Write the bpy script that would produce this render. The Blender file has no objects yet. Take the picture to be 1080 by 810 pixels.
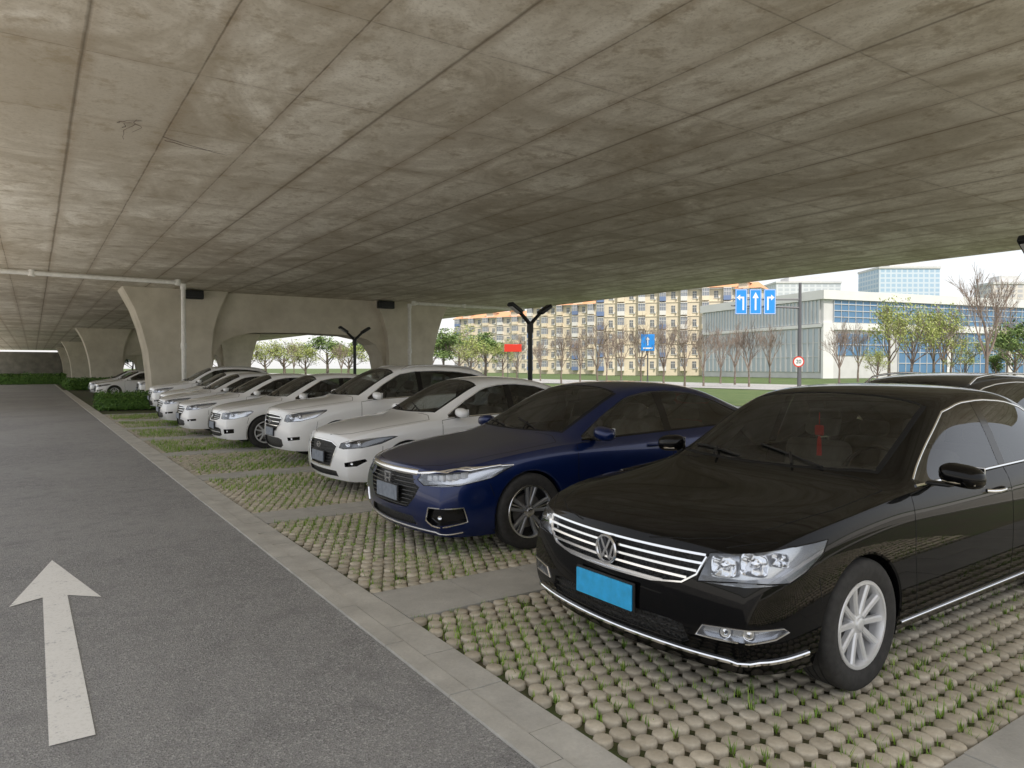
import bpy,bmesh,math,random,time
from mathutils import Vector,Matrix,noise
from mathutils.bvhtree import BVHTree
random.seed(7)
T0=time.time()
S=bpy.context.scene
S.view_settings.view_transform='Standard'
try: S.view_settings.look='None'
except: pass
S.view_settings.exposure=0
R=math.radians
# ------------------------------------------------------------------ node helpers
class NT:
    def __init__(s,name):
        s.m=bpy.data.materials.new(name); s.m.use_nodes=True
        s.t=s.m.node_tree; s.t.nodes.clear()
        s.out=s.t.nodes.new('ShaderNodeOutputMaterial')
    def n(s,ty,**k):
        nd=s.t.nodes.new(ty)
        for a,b in k.items():
            if a.startswith('_'): setattr(nd,a[1:],b)
            else: s.set(nd,a,b)
        return nd
    def set(s,nd,key,v):
        key=key.replace('__',' ')
        sock=nd.inputs[int(key[1:])] if (key[0]=='i' and key[1:].isdigit()) else nd.inputs[key]
        if isinstance(v,bpy.types.NodeSocket): s.t.links.new(v,sock)
        else:
            if isinstance(v,(tuple,list)) and len(v)==3 and sock.type=='RGBA': v=(*v,1)
            sock.default_value=v
    def math(s,op,a,b=0.0,c=None,clamp=False):
        nd=s.n('ShaderNodeMath',_operation=op,_use_clamp=clamp,i0=a,i1=b)
        if c is not None: s.set(nd,'i2',c)
        return nd.outputs[0]
    def mix(s,f,a,b,mode='MIX'):
        nd=s.t.nodes.new('ShaderNodeMix'); nd.data_type='RGBA'; nd.blend_type=mode
        s.set(nd,'i0',f); s.set(nd,'i6',a); s.set(nd,'i7',b)
        return nd.outputs[2]
    def pos(s):
        return s.n('ShaderNodeNewGeometry').outputs['Position']
    def noise(s,scale,detail=4,rough=.55,vec=None,dist=0):
        nd=s.n('ShaderNodeTexNoise',Scale=scale,Detail=detail,Roughness=rough,Distortion=dist)
        s.set(nd,'Vector',vec if vec is not None else s.pos())
        return nd.outputs['Fac']
    def ramp(s,f,*st):
        nd=s.n('ShaderNodeValToRGB',Fac=f); cr=nd.color_ramp
        while len(cr.elements)<len(st): cr.elements.new(.5)
        for e,(p,c) in zip(cr.elements,st):
            e.position=p; e.color=(*c,1) if len(c)==3 else c
        return nd.outputs[0]
    def scalevec(s,v,sc):
        nd=s.n('ShaderNodeMapping'); s.set(nd,'Vector',v); nd.inputs['Scale'].default_value=sc
        return nd.outputs[0]
    def bump(s,h,st=.3,d=.01):
        return s.n('ShaderNodeBump',Strength=st,Distance=d,Height=h).outputs[0]
    def pr(s,col,rough=.5,metal=0,normal=None,**k):
        nd=s.n('ShaderNodeBsdfPrincipled')
        s.set(nd,'Base Color',col); s.set(nd,'Roughness',rough); s.set(nd,'Metallic',metal)
        if normal is not None: s.set(nd,'Normal',normal)
        for a,b in k.items(): s.set(nd,a.replace('_',' '),b)
        return nd.outputs[0]
    def done(s,sh):
        s.t.links.new(sh,s.out.inputs[0]); return s.m
def simple(name,col,rough=.5,metal=0,var=.0,vs=8,**k):
    t=NT(name)
    if var>0:
        f=t.noise(vs,3)
        c=t.ramp(f,(.3,tuple(x*(1-var) for x in col)),(.7,tuple(min(1,x*(1+var)) for x in col)))
        return t.done(t.pr(c,rough,metal,t.bump(f,.15,.005),**k))
    return t.done(t.pr(col,rough,metal,**k))
def paint(name,col,metal=0,rough=.35,coat=1.0,dust=.03,spec=.5,cior=1.5):
    t=NT(name)
    c=t.mix(t.math('MULTIPLY',t.noise(3,3,.6),dust),col,(.28,.28,.28))
    g=t.n('ShaderNodeNewGeometry').outputs['Backfacing']
    a=t.pr(c,rough,metal,None,Coat_Weight=coat,Coat_Roughness=.02,Specular_IOR_Level=spec,Coat_IOR=cior)
    b=t.pr((.03,.03,.03),.8)
    mx=t.n('ShaderNodeMixShader'); t.set(mx,'i0',g); t.set(mx,'i1',a); t.set(mx,'i2',b)
    return t.done(mx.outputs[0])
def glass(name,tint=(.45,.5,.48),extra=.02,rough=0.0):
    t=NT(name)
    fr=t.n('ShaderNodeFresnel',IOR=1.45).outputs[0]
    f=t.math('ADD',fr,extra,clamp=True)
    a=t.n('ShaderNodeBsdfTransparent'); t.set(a,'Color',tint)
    b=t.n('ShaderNodeBsdfGlossy'); t.set(b,'Color',(.95,.97,1)); t.set(b,'Roughness',rough)
    mx=t.n('ShaderNodeMixShader'); t.set(mx,'i0',f); t.set(mx,'i1',a.outputs[0]); t.set(mx,'i2',b.outputs[0])
    return t.done(mx.outputs[0])

M={}
M['black']=paint('black_paint',(.0022,.0023,.0028),0,.4,.8,.0,.02,1.38)
M['blue']=paint('blue_paint',(.0025,.014,.085),.4,.28,.9,.004,.3,1.42)
M['white']=paint('white_paint',(.93,.94,.95),0,.35)
M['silver_white']=paint('pearl_paint',(.80,.81,.83),.1,.32)
M['dark']=paint('dark_paint',(.010,.012,.018),.2,.35,.8,.01,.2)
M['glass']=glass('car_glass',(.80,.84,.82),.03)
M['sideglass']=glass('side_glass',(.50,.53,.52),.05)
M['tint']=glass('tinted_glass',(.20,.22,.22),.05)
M['lens']=glass('lamp_lens',(.95,.96,.97),.05)
M['chrome']=simple('chrome',(.90,.91,.93),.10,1)
M['satin']=simple('satin_chrome',(.76,.77,.79),.25,1)
M['alloy']=simple('alloy_silver',(.76,.77,.79),.35,.4)
M['alloyd']=simple('alloy_grey',(.30,.31,.33),.35,.6)
M['reflector']=simple('reflector',(.66,.68,.72),.20,.75)
M['bezel']=simple('lamp_bezel',(.14,.145,.155),.25,.5)
M['lampin']=simple('lamp_inner',(.92,.94,.97),.3,.0)
M['blackp']=simple('black_plastic',(.012,.012,.013),.45)
M['gloss']=simple('gloss_black',(.006,.006,.007),.12)
M['gap']=simple('panel_gap',(.002,.002,.002),.9)
M['cabin']=simple('cabin_trim',(.04,.039,.038),.75,var=.2)
M['seat']=simple('seat_cloth',(.17,.155,.135),.85,var=.15)
M['rubber']=simple('tyre_rubber',(.030,.029,.028),.8,var=.3,vs=30)
M['disc']=simple('brake_disc',(.20,.19,.18),.4,.8)
M['redlamp']=simple('tail_lamp',(.35,.01,.01),.12)
M['plateblue']=simple('plate_cyan',(.03,.42,.80),.45,var=.12,vs=20)
M['plategrey']=simple('plate_grey_blue',(.22,.25,.30),.5,var=.2,vs=20)
M['red']=simple('red_silk',(.75,.03,.03),.6)
def mesh_black():
    t=NT('grille_mesh'); v=t.pos()
    vo=t.n('ShaderNodeTexVoronoi',Scale=70.0); t.set(vo,'Vector',v)
    c=t.ramp(vo.outputs['Distance'],(.25,(.002,.002,.002)),(.6,(.03,.03,.03)))
    return t.done(t.pr(c,.5,0,t.bump(vo.outputs['Distance'],.6,.01)))
M['mesh']=mesh_black()

# ------------------------------------------------------------------ mesh builder
def link(o): S.collection.objects.link(o); return o
class MB:
    def __init__(s): s.v=[];s.f=[];s.m=[]
    def add(s,vs,fs,mi=0):
        b=len(s.v); s.v.extend([tuple(p) for p in vs]); s.f.extend([tuple(i+b for i in f) for f in fs]); s.m.extend([mi]*len(fs))
    def bb(s,x0,x1,y0,y1,z0,z1,mi=0,mx=None):
        vs=[(x,y,z) for z in (z0,z1) for (x,y) in ((x0,y0),(x1,y0),(x1,y1),(x0,y1))]
        if mx is not None: vs=[mx@Vector(p) for p in vs]
        s.add(vs,[(3,2,1,0),(4,5,6,7),(0,1,5,4),(1,2,6,5),(2,3,7,6),(3,0,4,7)],mi)
    def rbox(s,c,sz,r=.02,mi=0,mx=None):
        hx,hy,hz=[a/2 for a in sz]; r=min(r,hx*.99,hy*.99,hz*.99)
        bm=bmesh.new(); bmesh.ops.create_cube(bm,size=1)
        for v in bm.verts: v.co=Vector((v.co.x*sz[0],v.co.y*sz[1],v.co.z*sz[2]))
        bmesh.ops.bevel(bm,geom=bm.edges[:],offset=r,segments=3,affect='EDGES',profile=.5)
        bm.verts.index_update()
        vs=[(mx@v.co if mx is not None else v.co)+Vector(c) for v in bm.verts]
        fs=[[v.index for v in f.verts] for f in bm.faces]; bm.free()
        s.add(vs,fs,mi)
    def tube(s,pts,rad,n=8,mi=0,caps=True):
        pts=[Vector(p) for p in pts]
        if not isinstance(rad,(list,tuple)): rad=[rad]*len(pts)
        vs=[];fs=[]
        up=Vector((0,0,1))
        prev=None
        for i,p in enumerate(pts):
            t=(pts[min(i+1,len(pts)-1)]-pts[max(i-1,0)]).normalized()
            if prev is None:
                a=t.cross(up) if abs(t.z)<.95 else t.cross(Vector((1,0,0)))
            else: a=prev-t*prev.dot(t)
            a.normalize(); prev=a.copy(); b=t.cross(a)
            for k in range(n):
                th=2*math.pi*k/n
                vs.append(p+(a*math.cos(th)+b*math.sin(th))*rad[i])
        for i in range(len(pts)-1):
            for k in range(n):
                k2=(k+1)%n
                fs.append((i*n+k,i*n+k2,(i+1)*n+k2,(i+1)*n+k))
        if caps:
            fs.append(tuple(range(n-1,-1,-1))); fs.append(tuple((len(pts)-1)*n+k for k in range(n)))
        s.add(vs,fs,mi)
    def lathe(s,prof,n=32,axis='Y',c=(0,0,0),mi=0,closed=False):
        vs=[];fs=[]
        for (r,h) in prof:
            for k in range(n):
                th=2*math.pi*k/n
                p=(r*math.cos(th),h,r*math.sin(th)) if axis=='Y' else ((r*math.cos(th),r*math.sin(th),h) if axis=='Z' else (h,r*math.cos(th),r*math.sin(th)))
                vs.append((p[0]+c[0],p[1]+c[1],p[2]+c[2]))
        m=len(prof)
        for i in range(m if closed else m-1):
            j=(i+1)%m
            for k in range(n):
                k2=(k+1)%n
                fs.append((i*n+k,i*n+k2,j*n+k2,j*n+k))
        s.add(vs,fs,mi)
    def mesh(s,name,mats,smooth=None):
        me=bpy.data.meshes.new(name); me.from_pydata(s.v,[],s.f)
        for m in mats: me.materials.append(m)
        if len(mats)>1: me.polygons.foreach_set('material_index',s.m)
        me.update()
        if smooth is not None:
            me.polygons.foreach_set('use_smooth',[True]*len(me.polygons))
            me.set_sharp_from_angle(angle=R(smooth))
        return me
    def obj(s,name,mats,parent=None,smooth=None,loc=(0,0,0),fixn=False):
        if not isinstance(mats,(list,tuple)): mats=[mats]
        me=s.mesh(name,mats,smooth)
        if fixn:
            b=bmesh.new(); b.from_mesh(me); bmesh.ops.recalc_face_normals(b,faces=b.faces[:]); b.to_mesh(me); b.free()
        o=bpy.data.objects.new(name,me); link(o); o.location=loc
        if parent: o.parent=parent
        return o
    def split(s,name,mats,parent,key,smooth=None,fixn=False):
        g={}
        for f,m in zip(s.f,s.m):
            c=Vector((0,0,0))
            for i in f: c+=Vector(s.v[i])
            g.setdefault(key(c/len(f)),[]).append((f,m))
        for k,fl in g.items():
            q=MB(); idx={}
            for f,m in fl:
                nf=[]
                for i in f:
                    if i not in idx: idx[i]=len(q.v); q.v.append(s.v[i])
                    nf.append(idx[i])
                q.f.append(tuple(nf)); q.m.append(m)
            q.obj(name,mats,parent,smooth,fixn=fixn)
YS=lambda c:c.y>0
def tag(o,label=None,cat=None,group=None,kind=None):
    if label: o['label']=label
    if cat: o['category']=cat
    if group: o['group']=group
    if kind: o['kind']=kind
    return o
def empty(name,loc,label,cat,group=None):
    o=bpy.data.objects.new(name,None); link(o); o.location=loc; o.empty_display_size=.2
    return tag(o,label,cat,group)
YAW=33.95
FX,FY=math.sin(R(YAW)),math.cos(R(YAW))
def P(u,z):
    o=(u-540)/750
    return (z*(FX+o*FY), z*(FY-o*FX))

# ================================================================== CARS
X=Vector((1,0,0));Y=Vector((0,1,0));Z=Vector((0,0,1))
SIDE=(X,Z,Y); TOPF=(X,Y,Z); FRONT=(Y,Z,-X)
DIAG=(Vector((.7071,.7071,0)),Z,Vector((-.7071,.7071,0)))
RDIAG=(Vector((-.7071,.7071,0)),Z,Vector((.7071,.7071,0)))
def inside(poly,a,b):
    c=False;n=len(poly);j=n-1
    for i in range(n):
        xi,yi=poly[i];xj,yj=poly[j]
        if (yi>b)!=(yj>b) and a<(xj-xi)*(b-yi)/(yj-yi)+xi: c=not c
        j=i
    return c
def cut_region(bm,lay,rid,poly,fr,thr=.15,cond=None):
    A,B,O=fr
    a0=min(p[0] for p in poly)-.06;a1=max(p[0] for p in poly)+.06
    b0=min(p[1] for p in poly)-.06;b1=max(p[1] for p in poly)+.06
    cand=[]
    for f in bm.faces:
        if f[lay]!=0 or f.normal.dot(O)<thr: continue
        c=f.calc_center_median(); a=c.dot(A);b=c.dot(B)
        if a0<a<a1 and b0<b<b1 and (cond is None or cond(c)): cand.append(f)
    n=len(poly)
    for i in range(n):
        p=poly[i];q=poly[(i+1)%n]
        dx,dy=q[0]-p[0],q[1]-p[1]; L=math.hypot(dx,dy)
        if L<1e-4: continue
        dx/=L;dy/=L;nx,ny=-dy,dx
        sub=[];rest=[]
        for f in cand:
            smin=tmin=9;smax=tmax=-9
            for v in f.verts:
                a=v.co.dot(A)-p[0];b=v.co.dot(B)-p[1]
                s_=a*nx+b*ny;t_=a*dx+b*dy
                smin=min(smin,s_);smax=max(smax,s_);tmin=min(tmin,t_);tmax=max(tmax,t_)
            if smin<-1e-4 and smax>1e-4 and tmax>-.001 and tmin<L+.001: sub.append(f)
            else: rest.append(f)
        if sub:
            es=set();vs=set()
            for f in sub:
                es.update(f.edges);vs.update(f.verts)
            r=bmesh.ops.bisect_plane(bm,geom=sub+list(es)+list(vs),dist=1e-4,plane_co=A*p[0]+B*p[1],plane_no=A*nx+B*ny)
            cand=rest+[g for g in r['geom'] if isinstance(g,bmesh.types.BMFace)]
    out=[]
    for f in cand:
        if f.is_valid and f[lay]==0:
            c=f.calc_center_median()
            if inside(poly,c.dot(A),c.dot(B)): f[lay]=rid; out.append(f)
    return out
def interp(st,col,x):
    if x<=st[0][0]: return st[0][col]
    for a,b in zip(st,st[1:]):
        if x<=b[0]:
            t=(x-a[0])/(b[0]-a[0]); return a[col]+(b[col]-a[col])*t
    return st[-1][col]
def cage(st,prof,bulge,rprof,rbulge):
    bm=bmesh.new(); n=len(st); V=[]; info=[]
    for k,(x,w,zb,zs,ws,zr,wr,zt) in enumerate(st):
        kf={0:1.0,1:.45}.get(k,0.0); kr={n-1:1.0,n-2:.45}.get(k,0.0)
        side=[(w*.93,zb),(w*.985,zb+.09),(w,zb+.52*(zs-zb)),(w-.012,zs-.085),(ws,zs)]
        def L(f,b=0): return (ws+(wr-ws)*f+b,zs+(zr-zs)*f)
        top=[(ws,zs),L(.12),L(.56,.012),(wr,zr),(wr*.80,zt-(zt-zr)*.36),(wr*.42,zt-(zt-zr)*.08),(0,zt)]
        pts=[]
        for i,(y,z) in enumerate(side): pts.append((x+prof[i]*kf-rprof[i]*kr,y,z))
        for (y,z) in top[1:]:
            q=1-(y/ws)**2
            pts.append((x+prof[4]*kf-bulge*kf*q-rprof[4]*kr+rbulge*kr*q,y,z))
        ring=pts+[(p[0],-p[1],p[2]) for p in pts[-2::-1]]
        V.append([bm.verts.new(p) for p in ring]); info.append((side,top,x,zb,zs,ws))
    for k in range(n-1):
        for p in range(20):
            bm.faces.new((V[k][p],V[k][p+1],V[k+1][p+1],V[k+1][p]))
    for k,pr_,bl,sg in ((0,prof,bulge,1),(n-1,rprof,rbulge,-1)):
        side,top,x,zb,zs,ws=info[k]
        G={}
        for i in range(5):
            for c in range(13):
                if i==4: G[i,c]=V[k][4+c]
                elif c==0: G[i,c]=V[k][i]
                elif c==12: G[i,c]=V[k][20-i]
                else:
                    j=c if c<=6 else 12-c; s_=1 if c<=6 else -1
                    ty,tz=top[j]
                    y=side[i][0]*ty/ws; z=zb+(side[i][1]-zb)/(zs-zb)*(tz-zb)
                    G[i,c]=bm.verts.new((x+sg*(pr_[i]-bl*(1-(ty/ws)**2)),y*s_,z))
        for i in range(4):
            for c in range(12):
                q=(G[i,c],G[i,c+1],G[i+1,c+1],G[i+1,c])
                bm.faces.new(q)
    bmesh.ops.recalc_face_normals(bm,faces=bm.faces[:])
    f=max(bm.faces,key=lambda f:f.calc_center_median().z)
    if f.normal.z<0: bmesh.ops.reverse_faces(bm,faces=bm.faces[:])
    cl=bm.edges.layers.float.new('crease_edge')
    for k in range(1,n-3):
        for p in (4,16):
            e=bm.edges.get((V[k][p],V[k+1][p]))
            if e: e[cl]=.7
        if 1<=k<4:
            for p in (7,13):
                e=bm.edges.get((V[k][p],V[k+1][p]))
                if e: e[cl]=.4
        if k>6:
            for p in (7,13):
                e=bm.edges.get((V[k][p],V[k+1][p]))
                if e: e[cl]=.25
    for c in range(12):
        e=bm.edges.get((V[0][4+c],V[0][5+c]))
        if e: e[cl]=.65
    me=bpy.data.meshes.new('tmp'); bm.to_mesh(me); bm.free(); return me

WC={}
def wheel_meshes(style,rad):
    key=(style,round(rad,3))
    if key in WC: return WC[key]
    rr=rad/.325; k=.215 if style!='honda' else .225
    t=MB()
    t.lathe([(k*rr,-.086),((k+.012)*rr,-.099),(.28*rr,-.108),(.309*rr,-.101),(.321*rr,-.088),(.325*rr,-.07),(.325*rr,-.045),(.317*rr,-.043),(.317*rr,-.036),(.325*rr,-.034),(.325*rr,-.004),(.317*rr,-.003),(.317*rr,.003),(.325*rr,.004),(.325*rr,.034),(.317*rr,.036),(.317*rr,.043),(.325*rr,.045),(.325*rr,.07),(.31*rr,.1),(.28*rr,.108),(.22*rr,.1),(k*rr,.086)],56,'Y')
    tyre=t.mesh('tyre',[M['rubber']],50)
    r=MB()
    ko=(k+.004)*rr
    r.lathe([(ko,-.095),(ko-.004,-.1),(ko-.018,-.1),(ko-.024,-.088),(ko-.026,-.06),(ko-.04,.08),(ko-.005,.09)],48,'Y',mi=0)
    r.lathe([(.001,-.088),(.022,-.09),(.03,-.086),(.034,-.078),(.055,-.072),(.062,-.06),(.062,-.03)],24,'Y',mi=0)
    def spoke(th,r0,r1,w0,w1,y0,y1,dep=.03,mi=0,sw=0):
        def pt(rad_,off,y,t_=th):
            return (rad_*math.cos(t_)-off*math.sin(t_),y,rad_*math.sin(t_)+off*math.cos(t_))
        vs=[];secs=4
        for i in range(secs+1):
            f=i/secs; rad_=r0+(r1-r0)*f; w=w0+(w1-w0)*f; y=y0+(y1-y0)*f**1.5
            o=sw*math.sin(f*math.pi/2)
            vs+= [pt(rad_,o-w/2,y+.008),pt(rad_,o-w*.28,y),pt(rad_,o+w*.28,y),pt(rad_,o+w/2,y+.008),pt(rad_,o+w/2,y+dep),pt(rad_,o-w/2,y+dep)]
        fs=[]
        for i in range(secs):
            for q in range(6):
                q2=(q+1)%6
                fs.append((i*6+q,i*6+q2,(i+1)*6+q2,(i+1)*6+q))
        r.add(vs,fs,mi)
    R1=ko-.02
    if style=='vw':
        for i in range(10): spoke(i*math.pi/5+.15,.045,R1,.030,.034,-.078,-.09)
    elif style=='honda':
        for i in range(5):
            a=i*math.pi*.4+.3
            spoke(a-.16,.045,R1,.026,.034,-.074,-.092,mi=1,sw=-.012)
            spoke(a+.16,.045,R1,.026,.034,-.074,-.092,mi=1,sw=.012)
            spoke(a,.05,R1,.016,.020,-.066,-.085,mi=0)
    else:
        for i in range(5):
            a=i*math.pi*.4+.3
            spoke(a-.09,.045,R1,.03,.034,-.076,-.092,sw=-.03)
            spoke(a+.09,.045,R1,.03,.034,-.076,-.092,sw=.03)
    rim=r.mesh('rim',[M['alloy'] if style!='honda' else M['satin'],M['alloyd']],35)
    h=MB()
    h.lathe([(.001,-.03),(.15,-.03),(.152,-.02),(.152,-.008)],32,'Y',mi=0)
    h.lathe([(.001,.03),((k-.01)*rr,.03),((k-.01)*rr,.09)],32,'Y',mi=1)
    h.bb(.06,.15,-.05,.0,-.05,.05,1)
    hub=h.mesh('wheel',[M['disc'],M['blackp']],35)
    WC[key]=(tyre,rim,hub); return WC[key]

SED_A=[(.13,.785,.20,.742,.735,.765,.53,.775),(.29,.875,.19,.795,.82,.824,.61,.838),(.60,.905,.19,.848,.865,.873,.67,.885),(.93,.912,.20,.885,.873,.912,.69,.926),(1.25,.912,.20,.918,.869,.957,.70,.980),(1.42,.912,.20,.925,.862,1.0,.725,1.09),(1.75,.912,.20,.935,.857,1.19,.70,1.285),(2.08,.912,.20,.944,.853,1.365,.662,1.435),(2.35,.912,.20,.95,.851,1.415,.645,1.470),(2.75,.912,.20,.957,.85,1.43,.64,1.487),(3.15,.912,.20,.963,.847,1.41,.635,1.465),(3.45,.912,.20,.966,.845,1.355,.63,1.405),(3.80,.91,.20,.97,.842,1.20,.645,1.275),(4.10,.905,.20,.972,.836,1.05,.68,1.13),(4.32,.898,.21,.968,.828,1.015,.66,1.075),(4.60,.87,.22,.95,.79,1.0,.58,1.055),(4.76,.79,.24,.92,.72,.96,.52,1.02)]
SED_B=[(.11,.785,.18,.70,.725,.730,.52,.745),(.28,.87,.17,.755,.81,.79,.59,.808),(.60,.91,.17,.815,.855,.847,.63,.865),(.95,.925,.18,.858,.87,.892,.66,.912),(1.30,.925,.18,.89,.865,.935,.69,.963),(1.47,.925,.18,.898,.861,.975,.72,1.07),(1.85,.925,.18,.910,.856,1.18,.69,1.28),(2.20,.922,.18,.922,.85,1.34,.64,1.415),(2.5,.922,.18,.932,.847,1.388,.62,1.452),(2.9,.922,.18,.945,.844,1.398,.615,1.458),(3.3,.922,.18,.957,.842,1.365,.61,1.425),(3.65,.922,.18,.967,.84,1.28,.605,1.36),(4.0,.918,.18,.976,.835,1.14,.63,1.24),(4.35,.905,.19,.976,.82,1.04,.65,1.11),(4.62,.875,.21,.96,.79,1.0,.60,1.06),(4.80,.80,.24,.93,.73,.965,.54,1.02)]
SUV=[(.1,.77,.25,.85,.71,.89,.5,.915),(.27,.855,.24,.90,.785,.945,.58,.97),(.55,.898,.24,.95,.84,1.0,.62,1.03),(.88,.912,.25,.99,.857,1.035,.65,1.065),(1.15,.912,.25,1.02,.855,1.065,.68,1.105),(1.32,.912,.25,1.03,.85,1.12,.72,1.205),(1.65,.912,.25,1.045,.848,1.35,.69,1.44),(1.98,.912,.25,1.06,.845,1.525,.65,1.59),(2.3,.912,.25,1.075,.842,1.575,.635,1.645),(2.8,.912,.25,1.095,.84,1.59,.63,1.66),(3.3,.912,.25,1.115,.838,1.57,.625,1.645),(3.7,.908,.25,1.13,.83,1.515,.62,1.61),(3.95,.895,.26,1.13,.815,1.41,.62,1.55),(4.12,.875,.27,1.10,.79,1.23,.64,1.34),(4.25,.845,.28,1.05,.77,1.10,.63,1.15),(4.33,.80,.30,.98,.73,1.02,.56,1.05)]

def make_car(d):
    st=[tuple([s[0]*d.get('sx',1)]+[s[1]*d.get('sy',1)]+[v*d.get('sz',1) if i in (1,2,4,6) else v*d.get('sy',1) for i,v in enumerate(s[1:]) if i>0]) for s in d['st']]
    sx=d.get('sx',1);sy=d.get('sy',1);sz=d.get('sz',1)
    lev=d.get('lev',2)
    root=empty('parked_car',d['loc'],d['label'],'car','cars parked under the bridge')
    root.rotation_euler=(0,0,R(d.get('rot',0)))
    paintm=M[d['paint']]; style=d['style']; suv=d.get('suv',False)
    zf=1.17 if suv else 1.0
    me=cage(st,[.05,0,0,.025,.055],d.get('bulge',.10),[.05,0,0,.02,.06],.08)
    tmp=bpy.data.objects.new('tmp',me); link(tmp)
    md=tmp.modifiers.new('s','SUBSURF'); md.levels=lev; md.render_levels=lev
    bpy.context.view_layer.update()
    dg=bpy.context.evaluated_depsgraph_get()
    em=bpy.data.meshes.new_from_object(tmp.evaluated_get(dg))
    bpy.data.objects.remove(tmp)
    full=bmesh.new(); full.from_mesh(em); full.verts.ensure_lookup_table(); full.faces.ensure_lookup_table(); full.normal_update()
    bvh=BVHTree.FromBMesh(full)
    nco=[(v.co.copy(),v.normal.copy()) for v in full.verts]; fvi=[[v.index for v in f.verts] for f in full.faces]
    def nrm(co):
        loc,n,idx,ds=bvh.find_nearest(co)
        if idx is None: return Vector((0,0,1))
        a=Vector((0,0,0))
        for i in fvi[idx]:
            c,nn=nco[i]; a+=nn/((c-co).length_squared+1e-9)
        return a.normalized()
    bm=full.copy(); bmesh.ops.bisect_plane(bm,geom=bm.verts[:]+bm.edges[:]+bm.faces[:],dist=1e-5,plane_co=(0,0,0),plane_no=(0,1,0),clear_inner=True)
    full.free()
    lay=bm.faces.layers.int.new('rg')
    def ray(o,dr): return bvh.ray_cast(o,dr)
    def fp(y,z):
        h=ray(Vector((-3,y,z*zf)),X)
        return h[0] if h[0] else bvh.find_nearest(Vector((.15,y,z*zf)))[0]
    def sp(x,z):
        h=ray(Vector((x,3,z)),-Y); return h[0] if h[0] else bvh.find_nearest(Vector((x,.8,z)))[0]
    def tp(x,y):
        h=ray(Vector((x,y,4)),-Z); return h[0] if h[0] else bvh.find_nearest(Vector((x,y,1)))[0]
    def gp(x,y,z): return bvh.find_nearest(Vector((x,y,z)))[0]
    def dp(p):
        q=Vector(p); h=ray(q+DIAG[2]*2,-DIAG[2]); return h[0] if h[0] else gp(*p)
    def ribbon(mb,pts,w,h,mi=0,mirror=True,close=False,sub=True,w1=None):
        P_=[]
        pts=[Vector(p) for p in pts]
        if close: pts=pts+[pts[0]]
        if sub:
            for a,b in zip(pts,pts[1:]):
                k=max(1,int((b-a).length/.04))
                for i in range(k): P_.append(a.lerp(b,i/k))
            P_.append(pts[-1])
        else: P_=pts
        for sgn in ((1,-1) if mirror else (1,)):
            vs=[];fs=[];n=len(P_)
            for i,p in enumerate(P_):
                q=bvh.find_nearest(p)[0]; nn=nrm(q)
                t=(P_[min(i+1,n-1)]-P_[max(i-1,0)]).normalized()
                s_=t.cross(nn).normalized()
                ww=w if w1 is None else w+(w1-w)*i/(n-1)
                for (a,b) in ((-.5,-.004),(-.5,h*.6),(-.3,h),(.3,h),(.5,h*.6),(.5,-.004)):
                    r_=q+s_*ww*a+nn*b
                    vs.append((r_.x,r_.y*sgn,r_.z))
            for i in range(n-1):
                for k in range(6):
                    k2=(k+1)%6; f=(i*6+k,i*6+k2,(i+1)*6+k2,(i+1)*6+k)
                    fs.append(f if sgn<0 else f[::-1])
            fs.append(tuple(range(6))); fs.append(tuple((n-1)*6+k for k in range(5,-1,-1)))
            mb.add(vs,fs,mi)
    xf=d['xf']*sx; xr=d['xr']*sx; WR=d.get('wr',.325); RA=WR+.038
    xB=d['xB']*sx; xcowl=d['xcowl']*sx; xhead=d['xhead']*sx; xrg0=d['xrg0']*sx; xrg1=d['xrg1']*sx; xwe=d['xwe']*sx
    for i,wx in enumerate((xf,xr)):
        poly=[(wx+RA*math.cos(2*math.pi*k/36),WR+RA*math.sin(2*math.pi*k/36)) for k in range(36)]
        cut_region(bm,lay,99,poly,SIDE,.1)
    zs=lambda x:interp(st,3,x); zr=lambda x:interp(st,5,x); wr=lambda x:interp(st,6,x); ws=lambda x:interp(st,4,x)
    top=lambda x:min(zr(x-.07),zr(x+.07),zr(x))-.045
    bot=lambda x:zs(x)+.028
    x=xcowl
    while top(x)<bot(x)+.02: x+=.02
    xa=x
    def wpoly(x0,x1):
        n=10; up=[(x0+(x1-x0)*i/n,max(top(x0+(x1-x0)*i/n),bot(x0+(x1-x0)*i/n)+.012)) for i in range(n+1)]
        dn=[(x1-(x1-x0)*i/4,bot(x1-(x1-x0)*i/4)) for i in range(5)]
        return up+dn
    wf=wpoly(xa,xB-.05); wb=wpoly(xB+.05,xwe)
    cut_region(bm,lay,1,wf,SIDE,.2); cut_region(bm,lay,2,wb,SIDE,.2)
    pil=[(xB-.05,bot(xB)),(xB+.05,bot(xB)),(xB+.05,top(xB)),(xB-.05,top(xB))]
    cut_region(bm,lay,3,pil,SIDE,.2)
    n=8; ww=[(xcowl,-.02),(xcowl+.01,.25),(xcowl+.05,.5),(xcowl+.13,min(.70,wr(xcowl+.15)-.04))]
    for i in range(n+1):
        xx=xcowl+.16+(xhead-xcowl-.16)*i/n; ww.append((xx,wr(xx)-.045))
    ww+=[(xhead+.02,.3),(xhead+.03,-.02)]
    cut_region(bm,lay,4,ww,TOPF,.15)
    rw=[(xrg0-.02,-.02),(xrg0-.02,.3)]
    for i in range(7):
        xx=xrg0+(xrg1-xrg0)*i/6; rw.append((xx,wr(xx)-.055))
    rw+=[(xrg1+.03,.3),(xrg1+.03,-.02)]
    cut_region(bm,lay,5,rw,TOPF,.05,cond=lambda c:c.x>xB)
    PR=lambda pts,fr:[(Vector((p[0],p[1],p[2]*zf)).dot(fr[0]),p[2]*zf) for p in pts]
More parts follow.
